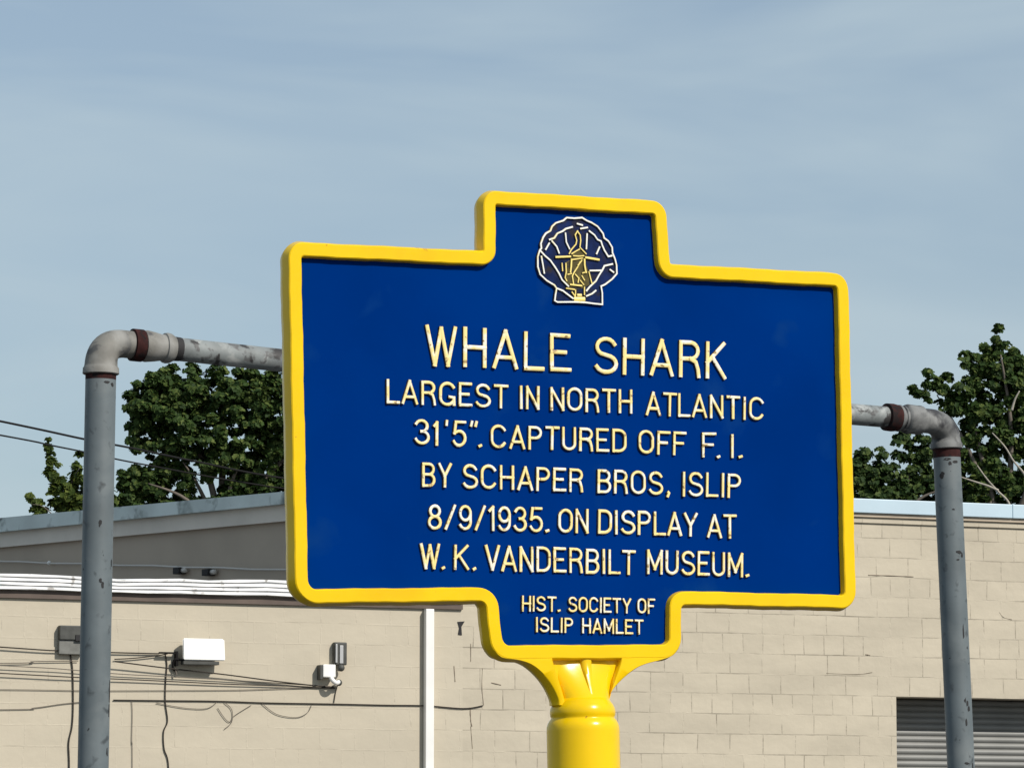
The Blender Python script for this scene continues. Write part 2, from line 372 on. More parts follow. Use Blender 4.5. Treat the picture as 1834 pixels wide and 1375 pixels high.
# broken mortar and patched chips, real shallow pieces of dark rubble on the wall
def patch(name, poly, out, m):
    bm = bmesh.new(); a = []; b = []
    for (px, py) in poly:
        q = wallp(px, py); a.append(bm.verts.new((q.x, -0.001, q.z))); b.append(bm.verts.new((q.x, -out, q.z)))
    bm.faces.new(b); n = len(poly)
    for i in range(n): bm.faces.new((a[i], a[(i + 1) % n], b[(i + 1) % n], b[i]))
    return obj(name, bm, m, bld)
M_MORTAR = mat('dark_open_joint', (0.20, 0.165, 0.125), 0.9, var=0.3, vscale=20)
def crack(pts, w):
    bm = bmesh.new(); P = []
    for (px, py) in pts:
        q = wallp(px, py); P.append(Vector((q.x, -0.0, q.z)))
    sweep(bm, P, [w * random.uniform(0.5, 1.2) for _ in P], 6)
    return obj('mortar_crack', bm, M_MORTAR, bld)
for pts, w in (
    ([(1555, 1029.5), (1590, 1030.5), (1636, 1032.5)], 0.008), ([(1790, 1096), (1797, 1105), (1812, 1109)], 0.004),
    ([(1550, 1171.5), (1558, 1173)], 0.007), ([(1480, 1205), (1535, 1207), (1562, 1203.5)], 0.004),
    ([(864, 1196), (863, 1230), (866, 1262)], 0.005), ([(843, 1152), (843, 1184)], 0.005), ([(813, 1192), (815, 1220)], 0.005),
    ([(842, 1268), (843, 1290), (845, 1300)], 0.007), ([(843, 1300), (846, 1340)], 0.004), ([(880, 1222), (897, 1226)], 0.006)):
    crack(catmull([(x, y, 0) for x, y in pts], 4) and [(v.x, v.y) for v in catmull([(x, y, 0) for x, y in pts], 4)], w)
patch('broken_block', [(819, 1113), (832, 1112), (826, 1122), (827, 1137), (820, 1136), (822, 1124)], 0.006, M_CHIP)
# conduit and two vent boxes along the shaded side wall
def on_side(px, py, out): return sidep(px, py) + SN * out
t = thing('roof_conduit', 'thin pale conduit running along the shaded upper wall above the white gutter', 'conduit')
pts = [on_side(px, 1005 + px * 0.030 + (1.0 if (px // 60) % 2 else -0.5), 0.05) for px in range(-260, 820, 60)]
bm = bmesh.new(); sweep(bm, pts, 0.011, 10); obj('pipe', bm, M_CABLE_W, t, smooth=True)
bm = bmesh.new(); c = on_side(95, 1008, 0.05); bmesh.ops.create_icosphere(bm, subdivisions=2, radius=0.026, matrix=Matrix.Translation(c)); obj('coupling', bm, M_WHITE, t, smooth=True)
for k, (px, py, lab) in enumerate(((330, 1022, 'small dark vent box under the conduit, the one nearer the grey post'), (382, 1025, 'small dark vent box under the conduit, the one nearer the yellow sign'))):
    p = on_side(px, py, 0.0)
    M = Matrix.Translation(p) @ Matrix((( -SD.x, -SN.x, 0, 0), (-SD.y, -SN.y, 0, 0), (0, 0, 1, 0), (0, 0, 0, 1)))
    t = thing('vent_box', lab, 'vent', M, 'vent boxes on the shaded upper wall')
    bm = bmesh.new(); box(bm, (-0.075, -0.10, -0.035), (0.045, -0.004, 0.035), 0.006); obj('housing', bm, M_CHIP, t)
    bm = bmesh.new(); sweep(bm, [(0.047, -0.05, 0), (0.12, -0.05, 0)], 0.027, 14); obj('spout', bm, M_CABLE_W, t, smooth=True)

# fixtures on the wing wall ------------------------------------------------
def wall_thing(name, label, cat, px, py, group=None):
    q = wallp(px, py)
    return thing(name, label, cat, BM @ Matrix.Translation((q.x, 0, q.z)), group)
S = 38.0 / FPX / math.cos(YAW) * 1.0                   # metres per photo pixel along the wall
SZ = 37.3 / FPX
t = wall_thing('floodlight', 'white boxy floodlight on the beige wall between grey post and yellow sign', 'floodlight', 358, 1164)
bm = bmesh.new()
w, h = 36 * S, 20 * SZ
vs = [bm.verts.new(v) for v in ((-w, -0.15, -h), (w, -0.15, -h), (w, -0.12, h), (-w, -0.12, h), (-w * 0.82, -0.05, -h * 0.6), (w * 0.82, -0.05, -h * 0.6), (w * 0.82, -0.05, h * 0.9), (-w * 0.82, -0.05, h * 0.9))]
for f in ((0, 1, 2, 3), (7, 6, 5, 4), (0, 4, 5, 1), (1, 5, 6, 2), (2, 6, 7, 3), (3, 7, 4, 0)): bm.faces.new([vs[i] for i in f])
bmesh.ops.bevel(bm, geom=list(bm.edges), offset=0.012, segments=2, affect='EDGES')
obj('housing', bm, M_WHITE, t)
bm = bmesh.new(); box(bm, (-w * 0.95, -0.13, -h - 0.035), (w * 0.72, -0.04, -h - 0.002), 0.005); obj('lamp_base', bm, M_DARKBOX, t)
bm = bmesh.new(); box(bm, (-w * 0.3, -0.05, -h * 0.5), (w * 0.3, -0.003, h * 0.5), 0.008); obj('bracket', bm, M_GREYBOX, t)
bm = bmesh.new(); sweep(bm, catmull([(-w * 0.85, -0.09, -h * 1.0), (-w * 1.25, -0.06, -h * 0.9), (-w * 1.3, -0.03, -h * 1.6), (-w * 1.1, -0.02, -h * 1.9)], 6), 0.011, 8); obj('cable', bm, M_CABLE, t)

t = wall_thing('meter_box', 'dark grey electrical box half hidden behind the left grey pipe post', 'electrical box', 127, 1146)
bm = bmesh.new(); box(bm, (-22 * S, -0.08, 0.0), (36 * S, -0.003, 25 * SZ), 0.008); obj('upper_box', bm, M_DARKBOX, t)
bm = bmesh.new(); box(bm, (-22 * S, -0.06, -25 * SZ), (17 * S, -0.003, -0.002), 0.006); obj('lower_box', bm, M_GREYBOX, t)
bm = bmesh.new(); box(bm, (0.02, -0.09, -2 * SZ), (0.09, -0.061, 9 * SZ), 0.004); obj('latch', bm, M_CHIP, t)

t = wall_thing('wall_lamp', 'small dark oblong wall lamp with a glassy front above the white box', 'lamp', 606, 1172)
bm = bmesh.new(); box(bm, (-11 * S, -0.07, -19 * SZ), (11 * S, -0.003, 22 * SZ), 0.012); obj('backplate', bm, M_DARKBOX, t)
bm = bmesh.new(); box(bm, (-9.5 * S, -0.085, -15 * SZ), (-6.5 * S, -0.071, 18 * SZ), 0.003); box(bm, (-2 * S, -0.078, -16 * SZ), (4 * S, -0.071, 16 * SZ), 0.002); obj('lens', bm, mat('lamp_glass', (0.42, 0.42, 0.42), 0.15), t)
bm = bmesh.new(); bmesh.ops.create_uvsphere(bm, u_segments=16, v_segments=10, radius=0.035, matrix=Matrix.Translation((0.0, -0.08, -24 * SZ))); obj('sensor', bm, M_DARKBOX, t, smooth=True)

t = wall_thing('junction_box', 'small white junction box with cables gathered below it, left of the dark lamp', 'junction box', 583, 1203)
bm = bmesh.new(); box(bm, (-10 * S, -0.10, -10 * SZ), (12 * S, -0.004, 13 * SZ), 0.012); obj('box', bm, M_WHITE, t)
bm = bmesh.new(); box(bm, (-15 * S, -0.10, -14 * SZ), (-10.5 * S, -0.004, 12 * SZ), 0.004); obj('bracket', bm, M_DARKBOX, t)
bm = bmesh.new(); sweep(bm, catmull([(2 * S, -0.12, -10 * SZ), (5 * S, -0.13, -16 * SZ), (11 * S, -0.12, -20 * SZ), (18 * S, -0.08, -18 * SZ)], 6), 0.022, 10); obj('elbow', bm, M_WHITE, t, smooth=True)
bm = bmesh.new(); bmesh.ops.create_uvsphere(bm, u_segments=12, v_segments=8, radius=0.032, matrix=Matrix.Translation((19 * S, -0.07, -19 * SZ))); obj('clamp', bm, M_DARKBOX, t, smooth=True)

# cables on and near the wing wall: (photo points, radius, distance off the wall, label, material)
def wire(pts, r, out, lab, m=None, cat='cable', name='cable'):
    P = catmull([Vector((x, y, 0)) for x, y in pts], 6)
    outs = [max(0.012, 0.4 * o_) for o_ in (out if hasattr(out, '__len__') else (out, out))]
    bm = bmesh.new(); Q = []
    for i, v in enumerate(P):
        o_ = outs[0] + (outs[1] - outs[0]) * i / (len(P) - 1)
        Q.append(onto(v.x, v.y, B0 + BN * o_, BN))
    sweep(bm, Q, r * 0.52, 8)
    return tag(obj(name, bm, m or M_CABLE_D, None, smooth=True), lab, cat, 'cables on the beige wall')
LX = -560
wire([(LX, 1118), (0, 1158), (110, 1165), (205, 1168), (285, 1170)], 0.012, (0.10, 0.05), 'thick black cable entering from the left edge through the dark electrical box')
wire([(205, 1180), (240, 1178), (285, 1173), (300, 1170)], 0.010, 0.06, 'short black cable rising from the left post to the bracket beside the floodlight')
wire([(206, 1184), (300, 1196), (400, 1207), (500, 1220), (600, 1231)], 0.012, (0.20, 0.04), 'thick black cable slanting down from the left post to the clamp under the junction box')
wire([(LX, 1188), (0, 1187), (60, 1184), (140, 1183)], 0.008, 0.05, 'thin dark cable sagging into the underside of the dark electrical box', M_CABLE_B)
wire([(LX, 1160), (0, 1191), (90, 1196), (140, 1200), (210, 1206), (300, 1211), (410, 1217), (520, 1224), (598, 1229)], 0.008, (0.12, 0.04), 'upper of the two thin cables running level across the wall to the junction box', M_CABLE_B)
wire([(LX, 1176), (0, 1205), (130, 1212), (250, 1217), (400, 1224), (520, 1228), (600, 1232)], 0.010, (0.12, 0.04), 'lower of the two cables running level across the wall to the junction box')
wire([(LX, 1230), (0, 1234), (140, 1236), (260, 1236), (420, 1235), (520, 1232), (598, 1231)], 0.006, 0.03, 'thin faint straight cable below the bundle at the left', M_CABLE_B)
wire([(LX, 1275), (0, 1270), (60, 1267), (110, 1260), (150, 1256)], 0.007, 0.03, 'faint brown cable rising toward the left post near the wall middle', M_CABLE_B)
wire([(203, 1253), (300, 1254), (390, 1255), (480, 1258), (600, 1260), (690, 1262), (762, 1263), (830, 1268), (865, 1263)], 0.011, 0.025, 'long dark cable running level along the wall to behind the white downspout')
wire([(280, 1258), (330, 1267), (370, 1268), (388, 1257)], 0.006, 0.03, 'small drooping loop of thin cable under the long cable, nearest the left post', M_CABLE_B)
wire([(390, 1267), (402, 1285), (412, 1292), (420, 1281), (450, 1262)], 0.006, 0.03, 'knotted hanging loop of thin cable under the long cable', M_CABLE_B)
wire([(402, 1257), (415, 1270), (415, 1292), (402, 1305)], 0.006, 0.032, 'loose cable end hooked down below the long wall cable', M_CABLE_B)
wire([(468, 1258), (495, 1278), (530, 1284), (550, 1276), (558, 1262)], 0.006, 0.03, 'wide drooping loop of thin cable under the junction box', M_CABLE_B)
wire([(605, 1225), (601, 1240), (598, 1258)], 0.008, 0.03, 'short cable dropping from the junction box clamp to the long cable')
wire([(126, 1172), (130, 1200), (131, 1260), (129, 1300), (123, 1330), (124, 1375), (122, 1500), (123, 1840)], 0.013, 0.03, 'dark cable dropping down the wall from the dark electrical box')
wire([(296, 1172), (299, 1190), (297, 1215), (296, 1255), (300, 1290), (293, 1310), (294, 1340), (302, 1375), (300, 1500), (302, 1840)], 0.011, 0.03, 'dark wavy cable dropping down the wall left of the floodlight')
wire([(236, 1254), (237, 1280), (236, 1330), (237, 1375), (236, 1840)], 0.006, 0.02, 'thin brown cable dropping straight down beside the left post', M_CABLE_B)
q = wallp(313, 1178)
t = wall_thing('cable_bracket', 'small black cable bracket on the wall at the left of the floodlight', 'bracket', 305, 1180)
bm = bmesh.new(); box(bm, (6 * S, -0.07, -12 * SZ), (10 * S, -0.003, 14 * SZ), 0.004); obj('upright', bm, M_CABLE, t)
bm = bmesh.new(); box(bm, (-22 * S, -0.075, 9 * SZ), (5.5 * S, -0.04, 12 * SZ), 0.004); obj('arm', bm, M_CABLE, t)
bm = bmesh.new(); sweep(bm, [(5.9 * S, -0.05, -16 * SZ), (8 * S, -0.05, -28 * SZ)], 0.008, 8); obj('tie', bm, M_CABLE_B, t)

# overhead lines crossing the sky at the left
def overhead(pts, z0, z1, r, lab):
    P = catmull([Vector((x, y, 0)) for x, y in pts], 8); bm = bmesh.new()
    sweep(bm, [at(v.x, v.y, z0 + (z1 - z0) * i / (len(P) - 1)) for i, v in enumerate(P)], r, 8)
    tag(obj('overhead_cable', bm, M_CABLE, smooth=True), lab, 'cable', 'overhead cables at the left')
overhead([(-1200, 515), (-500, 652), (0, 754), (150, 786), (235, 802), (350, 826), (520, 858), (900, 905)], 42, 54, 0.013, 'upper, thicker overhead cable slanting down behind the left post toward the tree')
overhead([(-1200, 560), (-500, 690), (0, 779), (90, 797), (150, 809), (260, 832), (520, 876), (900, 915)], 42, 54, 0.010, 'lower, thinner overhead cable slanting down behind the left post toward the tree')

# ------------------------------------------------------------------ pipe frame
ZL, ZR = 14.5, 16.4
PL = at(180, 700, ZL); PR = at(1696, 820, ZR)
PLb = at(175.5, 1375, ZL); PRb = at(1713.5, 1375, ZR)
def down_to_ground(a, b):                               # continue the line a-b to the ground
    d = (b - a); d.y = 0; d = d / d.z; return a - d * a.z if False else a + d * (0 - a.z)
r_post = 0.0570
frame = thing('pipe_frame', 'tall grey painted steel pipe frame of two posts and a weathered crossbar behind the sign', 'pipe frame', Matrix.Translation((PL.x, PL.y, 0)))
off = Vector((PL.x, PL.y, 0))
gL, gR = down_to_ground(PL, PLb), down_to_ground(PR, PRb)
cA = at(237, 617.5, ZL + 0.12); cB = at(1654, 753, ZR - 0.10)   # where elbows meet the crossbar run
cd = (cB - cA).normalized()
def pt(a, d, t): return a + d * t - off
def mmpx(z): return z / FPX
# left post
vL = (PL - gL).normalized(); vR = (PR - gR).normalized()
yL = at(180, 679, ZL); yR = at(1695, 812, ZR)
hL = (yL - gL).length; hR = (yR - gR).length
def chips(parent, g, v, top, side, items):
    """flaked spots: thin raised flakes of bare metal on the visible side of a post; items = (distance below top, angle, w, h)"""
    for (d, a, w, h) in items:
        bm = bmesh.new(); n = 9; c = g + v * (top - d) - off
        ring = []; ring2 = []
        for k in range(n):
            t_ = 2 * math.pi * k / n; rr = random.uniform(0.6, 1.15)
            aa = a + w / r_post * math.cos(t_) * rr; zz = h * math.sin(t_) * rr
            dirv = Vector((math.sin(aa), -math.cos(aa), 0))
            ring.append(bm.verts.new(c + v * zz + dirv * (r_post + 0.0012))); ring2.append(bm.verts.new(c + v * zz + dirv * (r_post - 0.002)))
        bm.faces.new(ring)
        for k in range(n): bm.faces.new((ring[k], ring[(k + 1) % n], ring2[(k + 1) % n], ring2[k]))
        obj('chipped_spot', bm, M_CHIP, parent)
bm = bmesh.new(); sweep(bm, [gL - off, gL + vL * hL - off], r_post, 40); pl = obj('post', bm, M_POST, frame, angle=40)
bm = bmesh.new(); sweep(bm, [gR - off, gR + vR * hR - off], r_post, 40); pr = obj('post', bm, M_POST, frame, angle=40)
px = mmpx(ZL)
chips(pl, gL, vL, hL, 1, [(8 * px, 0.55, 0.014, 0.005), (11 * px, 0.95, 0.008, 0.010), (259 * px, 0.28, 0.007, 0.010), (263 * px, 0.22, 0.004, 0.010), (362 * px, 0.36, 0.006, 0.010), (371 * px, 0.50, 0.006, 0.014), (330 * px, 1.25, 0.005, 0.02), (560 * px, 1.35, 0.006, 0.045), (592 * px, 1.3, 0.004, 0.03), (665 * px, 1.15, 0.006, 0.016)])
px = mmpx(ZR)
chips(pr, gR, vR, hR, 1, [(12 * px, -0.1, 0.016, 0.006), (17 * px, 0.55, 0.014, 0.006), (19 * px, 0.1, 0.008, 0.010), (42 * px, -0.62, 0.011, 0.014), (38 * px, -0.5, 0.010, 0.008), (102 * px, 0.2, 0.006, 0.004), (178 * px, 0.48, 0.013, 0.009), (183 * px, 0.75, 0.006, 0.012), (192 * px, 0.36, 0.009, 0.004), (320 * px, 0.55, 0.004, 0.030), (442 * px, 0.42, 0.006, 0.010), (447 * px, 0.62, 0.006, 0.014), (456 * px, 0.75, 0.008, 0.012), (480 * px, 0.45, 0.005, 0.016), (553 * px, 0.35, 0.012, 0.006), (560 * px, 0.9, 0.005, 0.02)])
def elbow(parent, g, v, h, bar, bardir, bl, m, z, ringy):
    """threaded elbow: collar on the post, quarter bend, collar at the bar"""
    top = g + v * h - off; px = mmpx(z)
    bm = bmesh.new(); sweep(bm, [top - v * bl, top + v * 0.030], r_post * 0.99 + 0.0008, 36); obj('primer_band', bm, M_RUST, parent, angle=40)
    b = bar - off
    c0 = top + v * 0.018
    corner = Vector((top.x, top.y, b.z)) 
    c1 = b
    P = [c0, c0 + v * 0.003, c0 + v * 0.024, c0 + v * 0.028]; r = [r_post + 0.0065, r_post + 0.011, r_post + 0.010, r_post + 0.0065]
    s = c0 + v * 0.034; e = c1 - bardir * 0.034
    P2 = []
    n = 12
    k1 = s + v * (corner.z - s.z) * 0.98; 
    for i in range(n + 1):
        tt = i / n
        P2.append(s.lerp(k1, tt).lerp(k1.lerp(e, tt), tt))
    rb = r_post + 0.0065
    P += P2; r += [rb - 0.002 + (-0.010) * (i / n) for i in range(n + 1)]
    P += [c1 - bardir * 0.028, c1 - bardir * 0.022, c1 - bardir * 0.003, c1]; r += [rb - 0.012] * 4
    bm = bmesh.new(); sweep(bm, P, r, 40); return obj('elbow', bm, m, parent, angle=50)
elL = elbow(frame, gL, vL, hL, cA, cd, 0.002, M_FIT, ZL, 0)
elR = elbow(frame, gR, vR, hR, cB, -cd, 0.018, M_FITG, ZR, 0)
Lbar = (cB - cA).length
def along(t): return cA + cd * t - off
# left: maroon ring, union, gap ring, then bar ; right the mirror
def coupling(name, seq, m, parent=frame):
    bm = bmesh.new(); sweep(bm, [along(t) for t, r in seq], [r for t, r in seq], 36); return obj(name, bm, m, parent, angle=40)
k = 1.0 / FPX * ZL * 1.22
coupling('primer_band', [(-0.004, 0.050), (-0.002, 0.061), (15 * k, 0.061), (16 * k, 0.050)], M_RUST)
coupling('union', [(15.5 * k, 0.050), (17 * k, 0.0575), (22 * k, 0.060), (36 * k, 0.055), (46 * k, 0.050), (50 * k, 0.050), (51 * k, 0.056), (55 * k, 0.058), (60 * k, 0.056), (66 * k, 0.047)], M_FIT)
coupling('thread_band', [(65 * k, 0.0445), (67 * k, 0.046), (76 * k, 0.045), (78 * k, 0.043)], M_CHIP)
r_bar = 0.0440
bm = bmesh.new()
NB = 24
sweep(bm, [along(70 * k + (Lbar - 140 * k) * i / NB) - Vector((0, 0, 0.012 * math.sin(math.pi * i / NB))) for i in range(NB + 1)], r_bar, 32)
obj('crossbar', bm, M_BAR, frame, angle=40)
k2 = 1.0 / FPX * ZR * 1.22
coupling('union', [(Lbar - 47 * k2, 0.044), (Lbar - 46.5 * k2, 0.055), (Lbar - 43 * k2, 0.056), (Lbar - 42.5 * k2, 0.049), (Lbar - 39 * k2, 0.049), (Lbar - 38.5 * k2, 0.053), (Lbar - 35 * k2, 0.053), (Lbar - 34.5 * k2, 0.050), (Lbar - 32 * k2, 0.0595), (Lbar - 29 * k2, 0.062), (Lbar - 26 * k2, 0.0615), (Lbar - 14 * k2, 0.0605), (Lbar - 9 * k2, 0.0615), (Lbar - 6 * k2, 0.060), (Lbar - 5 * k2, 0.055), (Lbar + 0.001, 0.052)], M_FITG)
coupling('primer_band', [(Lbar - 67 * k2, 0.046), (Lbar - 66 * k2, 0.057), (Lbar - 55 * k2, 0.058), (Lbar - 46 * k2, 0.054)], M_RUST)

# ------------------------------------------------------------------ trees behind the building
LV, LFc = None, None
def leaf_mesh(name, c, nb, size, m, parent):
    n = len(c)
    t = rng.normal(0, 1, (n, 3)); t -= nb * (t * nb).sum(1)[:, None]; t /= np.linalg.norm(t, axis=1)[:, None]
    b = np.cross(nb, t)
    s = size * rng.uniform(0.55, 1.25, (n, 1))
    shape = [(-0.5, 0.0, 0.0), (-0.12, 0.42, 0.12), (0.10, 0.27, 0.08), (0.32, 0.34, 0.10), (0.62, 0.0, -0.08), (0.32, -0.34, 0.10), (0.10, -0.27, 0.08), (-0.12, -0.42, 0.12)]
    V = np.stack([c + s * (t * x + b * y + nb * z) for x, y, z in shape], axis=1).reshape(-1, 3)
    me = bpy.data.meshes.new(name)
    k = np.arange(n)[:, None] * 8
    F = np.concatenate([k + np.array([[0, 1, 2, 3, 4]]), k + np.array([[0, 4, 5, 6, 7]])], axis=1).reshape(-1, 5)
    me.vertices.add(len(V)); me.vertices.foreach_set('co', V.astype(np.float32).ravel())
    me.loops.add(F.size); me.loops.foreach_set('vertex_index', F.astype(np.int32).ravel())
    me.polygons.add(len(F)); me.polygons.foreach_set('loop_start', (np.arange(len(F)) * 5).astype(np.int32))
    me.update(calc_edges=True); me.validate()
    return link(name, me, m, parent)
def unit(a): return a / np.linalg.norm(a, axis=1)[:, None]
def foliage(blobs, z, dens, base, per):
    """leaves gathered on twigs: every blob is filled with small leaf clumps, each a dome of leaves of its own tilt"""
    C, Nn = [], []
    for (px, py, r) in blobs:
        c = np.array(at(px, py, z) - base); k_ = z / FPX
        n = max(1, int(round(dens * (r / 14.0) ** 2.1)))
        d = unit(rng.normal(0, 1, (n, 3)))
        rr = max(r - 3, 1.5) * rng.uniform(0.15, 1.0, (n, 1)) ** 0.55
        p = c + d * rr * k_
        cr_ = rng.uniform(6, 13, n) * (0.55 + 0.45 * min(1, r / 20.0)) * k_
        for i in range(n):
            m_ = max(5, int(per * rng.uniform(0.5, 1.4)))
            tilt = d[i] * 0.5 + np.array([0.1, -0.25, 0.75]) + rng.normal(0, 0.3, 3); tilt /= np.linalg.norm(tilt)
            q = unit(rng.normal(0, 1, (m_, 3)) + tilt * 0.7)
            C.append(p[i] + q * cr_[i] * rng.uniform(0.4, 1.05, (m_, 1)) * np.array([1.15, 1.0, 0.8]))
            Nn.append(unit(q * 0.5 + tilt * 0.8 + rng.normal(0, 0.33, (m_, 3))))
    return np.concatenate(C), np.concatenate(Nn)
def tree(name, label, cat, z, base_px, blobs, dens, per, spread, size, m, trunk_r, limbs, group='trees beyond the building'):
    p = at(base_px[0], base_px[1], z); base = Vector((p.x, p.y, 0))
    t = thing(name, label, cat, Matrix.Translation(base), group)
    bm = bmesh.new(); fork = p - base
    H = fork.z
    sweep(bm, catmull([(0, 0, -0.1), (0.05, 0, H * 0.35), (-0.06, 0.03, H * 0.7), tuple(fork)], 5), [trunk_r * (1 - 0.45 * i / 15) for i in range(16)], 14)
    obj('trunk', bm, M_BARK, t, smooth=True)
    C, Nn = foliage(blobs, z, dens, base, per)
    leaf_mesh('crown', C, Nn, size, m, t)
    bm = bmesh.new()
    for (lx, ly, r0) in limbs:
        e = at(lx, ly, z) - base + Vector((0, random.uniform(-0.4, 0.4), 0)); mid = fork.lerp(e, 0.5) + Vector((random.uniform(-0.15, 0.15), random.uniform(-0.2, 0.2), 0.15))
        P = catmull([tuple(fork - Vector((0, 0, 0.1))), tuple(mid), tuple(e)], 6); sweep(bm, P, [r0 * (1 - 0.85 * i / (len(P) - 1)) for i in range(len(P))], 8)
    obj('limb', bm, M_BARK, t, smooth=True)
    return t, base
tree('leafy_tree', 'dense broad dark green tree rising over the roof between the left post and the sign', 'tree', 60, (400, 960),
     [(285, 735, 58), (262, 715, 36), (330, 705, 52), (285, 690, 30), (395, 705, 55), (455, 715, 58), (520, 725, 72), (600, 760, 80), (325, 775, 72), (410, 785, 80), (490, 790, 75), (270, 785, 42), (248, 745, 26),
      (243, 875, 34), (300, 850, 36), (290, 890, 34), (225, 900, 26), (425, 862, 34), (470, 880, 34), (330, 900, 26), (400, 905, 22), (545, 850, 60), (440, 950, 90), (330, 960, 70), (550, 950, 90), (300, 830, 30), (235, 845, 22), (250, 905, 30), (450, 905, 30), (300, 665, 18), (345, 668, 22), (395, 668, 22), (440, 672, 22), (480, 680, 24), (275, 672, 12), (245, 705, 18), (240, 770, 18), (240, 860, 26), (225, 885, 26), (330, 860, 30), (380, 840, 24), (275, 860, 34), (290, 910, 30), (345, 895, 22), (440, 860, 30), (480, 850, 34), (505, 890, 34), (415, 890, 20)],
     3.0, 46, 0, 0.084, M_LEAF, 0.16, [(300, 740, 0.07), (400, 700, 0.08), (480, 730, 0.08), (560, 780, 0.08), (330, 830, 0.05), (270, 870, 0.05), (440, 820, 0.06)])
tree('sapling', 'small young tree with pale green leafy shoots showing left of the left post', 'tree', 54, (140, 960),
     [(87, 797, 6), (89, 812, 8), (92, 830, 11), (98, 850, 13), (106, 868, 17), (116, 885, 20), (132, 905, 22), (143, 838, 12), (148, 860, 18), (160, 885, 26), (178, 850, 18), (105, 905, 17), (62, 912, 11), (55, 897, 5), (72, 918, 12), (180, 900, 28), (88, 885, 9), (140, 940, 40), (87, 788, 4), (86, 804, 6), (95, 838, 10), (88, 850, 7), (100, 880, 13), (112, 865, 14), (125, 885, 18), (95, 905, 14), (118, 908, 18), (140, 895, 18), (142, 815, 6), (140, 870, 12), (76, 912, 9), (68, 900, 5), (54, 888, 3)],
     3.2, 26, 0, 0.085, M_LEAF_L, 0.05, [(88, 800, 0.02), (105, 860, 0.02), (145, 840, 0.025), (60, 905, 0.012), (175, 860, 0.02)])
tR, bR = tree('leafy_tree', 'tall ragged maple with pale bare branches behind the right post', 'tree', 56, (1800, 960),
     [(1788, 592, 7), (1789, 606, 12), (1765, 624, 10), (1768, 642, 13), (1733, 630, 12), (1728, 645, 12), (1738, 655, 18), (1790, 632, 20), (1818, 650, 20), (1775, 662, 28), (1805, 680, 34), (1835, 690, 34), (1755, 685, 26),
      (1666, 672, 14), (1655, 690, 14), (1637, 698, 11), (1700, 678, 13), (1684, 702, 18), (1725, 702, 24), (1660, 712, 14), (1770, 715, 32), (1820, 725, 32), (1745, 745, 28), (1715, 735, 22), (1800, 755, 24), (1850, 760, 30), (1745, 790, 24),
      (1760, 822, 28), (1785, 855, 30), (1745, 870, 28), (1820, 812, 20), (1828, 870, 24), (1690, 760, 20), (1860, 820, 40), (1770, 895, 32), (1730, 830, 20), (1870, 900, 50), (1830, 905, 22), (1790, 585, 5), (1776, 640, 16), (1800, 645, 20), (1750, 665, 18), (1745, 640, 10), (1790, 690, 34), (1830, 720, 36), (1760, 740, 34), (1790, 790, 34), (1825, 780, 36), (1775, 840, 36), (1810, 870, 36), (1745, 890, 30), (1735, 770, 26), (1720, 800, 24), (1710, 850, 28), (1830, 660, 22), (1675, 690, 14), (1690, 720, 18), (1712, 700, 16), (1650, 705, 10), (1815, 630, 14)],
     3.2, 44, 0, 0.080, M_LEAF, 0.15, [(1788, 640, 0.06), (1735, 680, 0.05), (1680, 705, 0.05), (1820, 720, 0.05), (1860, 790, 0.05)])
bm = bmesh.new()
for pts in ([(1777, 775), (1800, 800), (1815, 825), (1834, 848), (1850, 880)], [(1750, 833), (1768, 858), (1788, 880), (1806, 899), (1815, 930)], [(1721, 854), (1745, 862), (1770, 870), (1788, 878)], [(1826, 700), (1818, 715), (1812, 735)]):
    P = catmull([tuple(at(x, y, 55.0) - bR) for x, y in pts], 5)
    sweep(bm, P, [0.008 + 0.011 * i / (len(P) - 1) for i in range(len(P))], 8)
obj('bare_branch', bm, M_TWIG, tR, smooth=True)
tree('bushy_tree', 'low dark bushy tree above the pale coping just right of the sign', 'tree', 62, (1590, 960),
     [(1545, 815, 20), (1560, 835, 28), (1575, 812, 14), (1545, 860, 34), (1585, 865, 28), (1615, 790, 14), (1632, 800, 16), (1648, 835, 22), (1630, 855, 22), (1625, 880, 30), (1670, 880, 34), (1700, 880, 34), (1660, 815, 16), (1500, 860, 40), (1560, 890, 30), (1470, 900, 40), (1605, 950, 80), (1610, 820, 14), (1535, 840, 26), (1550, 880, 34), (1590, 885, 34), (1630, 890, 34), (1665, 855, 26), (1690, 860, 30), (1640, 815, 18), (1600, 850, 20), (1570, 850, 24), (1620, 780, 10), (1640, 785, 12), (1660, 795, 14), (1715, 885, 30), (1740, 880, 34)],
     3.2, 44, 0, 0.086, M_LEAF_D, 0.12, [(1560, 830, 0.05), (1630, 810, 0.05), (1680, 880, 0.05)])

# ------------------------------------------------------------------ the marker sign
F7 = dict(rx=-0.128, ry=0.460, rz=-0.021, t=(0.118, 0.079, 6.639))
def sign_axes():
    c, s = math.cos, math.sin
    Ry = Matrix(((c(F7['ry']), 0, -s(F7['ry'])), (0, 1, 0), (s(F7['ry']), 0, c(F7['ry']))))
    Rx = Matrix(((1, 0, 0), (0, c(F7['rx']), -s(F7['rx'])), (0, s(F7['rx']), c(F7['rx']))))
    Rz = Matrix(((c(F7['rz']), -s(F7['rz']), 0), (s(F7['rz']), c(F7['rz']), 0), (0, 0, 1)))
    R = Rx @ Ry @ Rz
    w = lambda v: RT * v[0] - UP * v[1] + FW * v[2]
    return w(R @ Vector((1, 0, 0))), w(R @ Vector((0, -1, 0))), w(R @ Vector((0, 0, 1))), EYEV + w(Vector(F7['t']))
SX, SZv, SY, SO = sign_axes()             # right, up, back; SO = centre of the main panel on the border's front plane
SMAT = Matrix(((SX.x, SY.x, SZv.x, SO.x), (SX.y, SY.y, SZv.y, SO.y), (SX.z, SY.z, SZv.z, SO.z), (0, 0, 0, 1)))
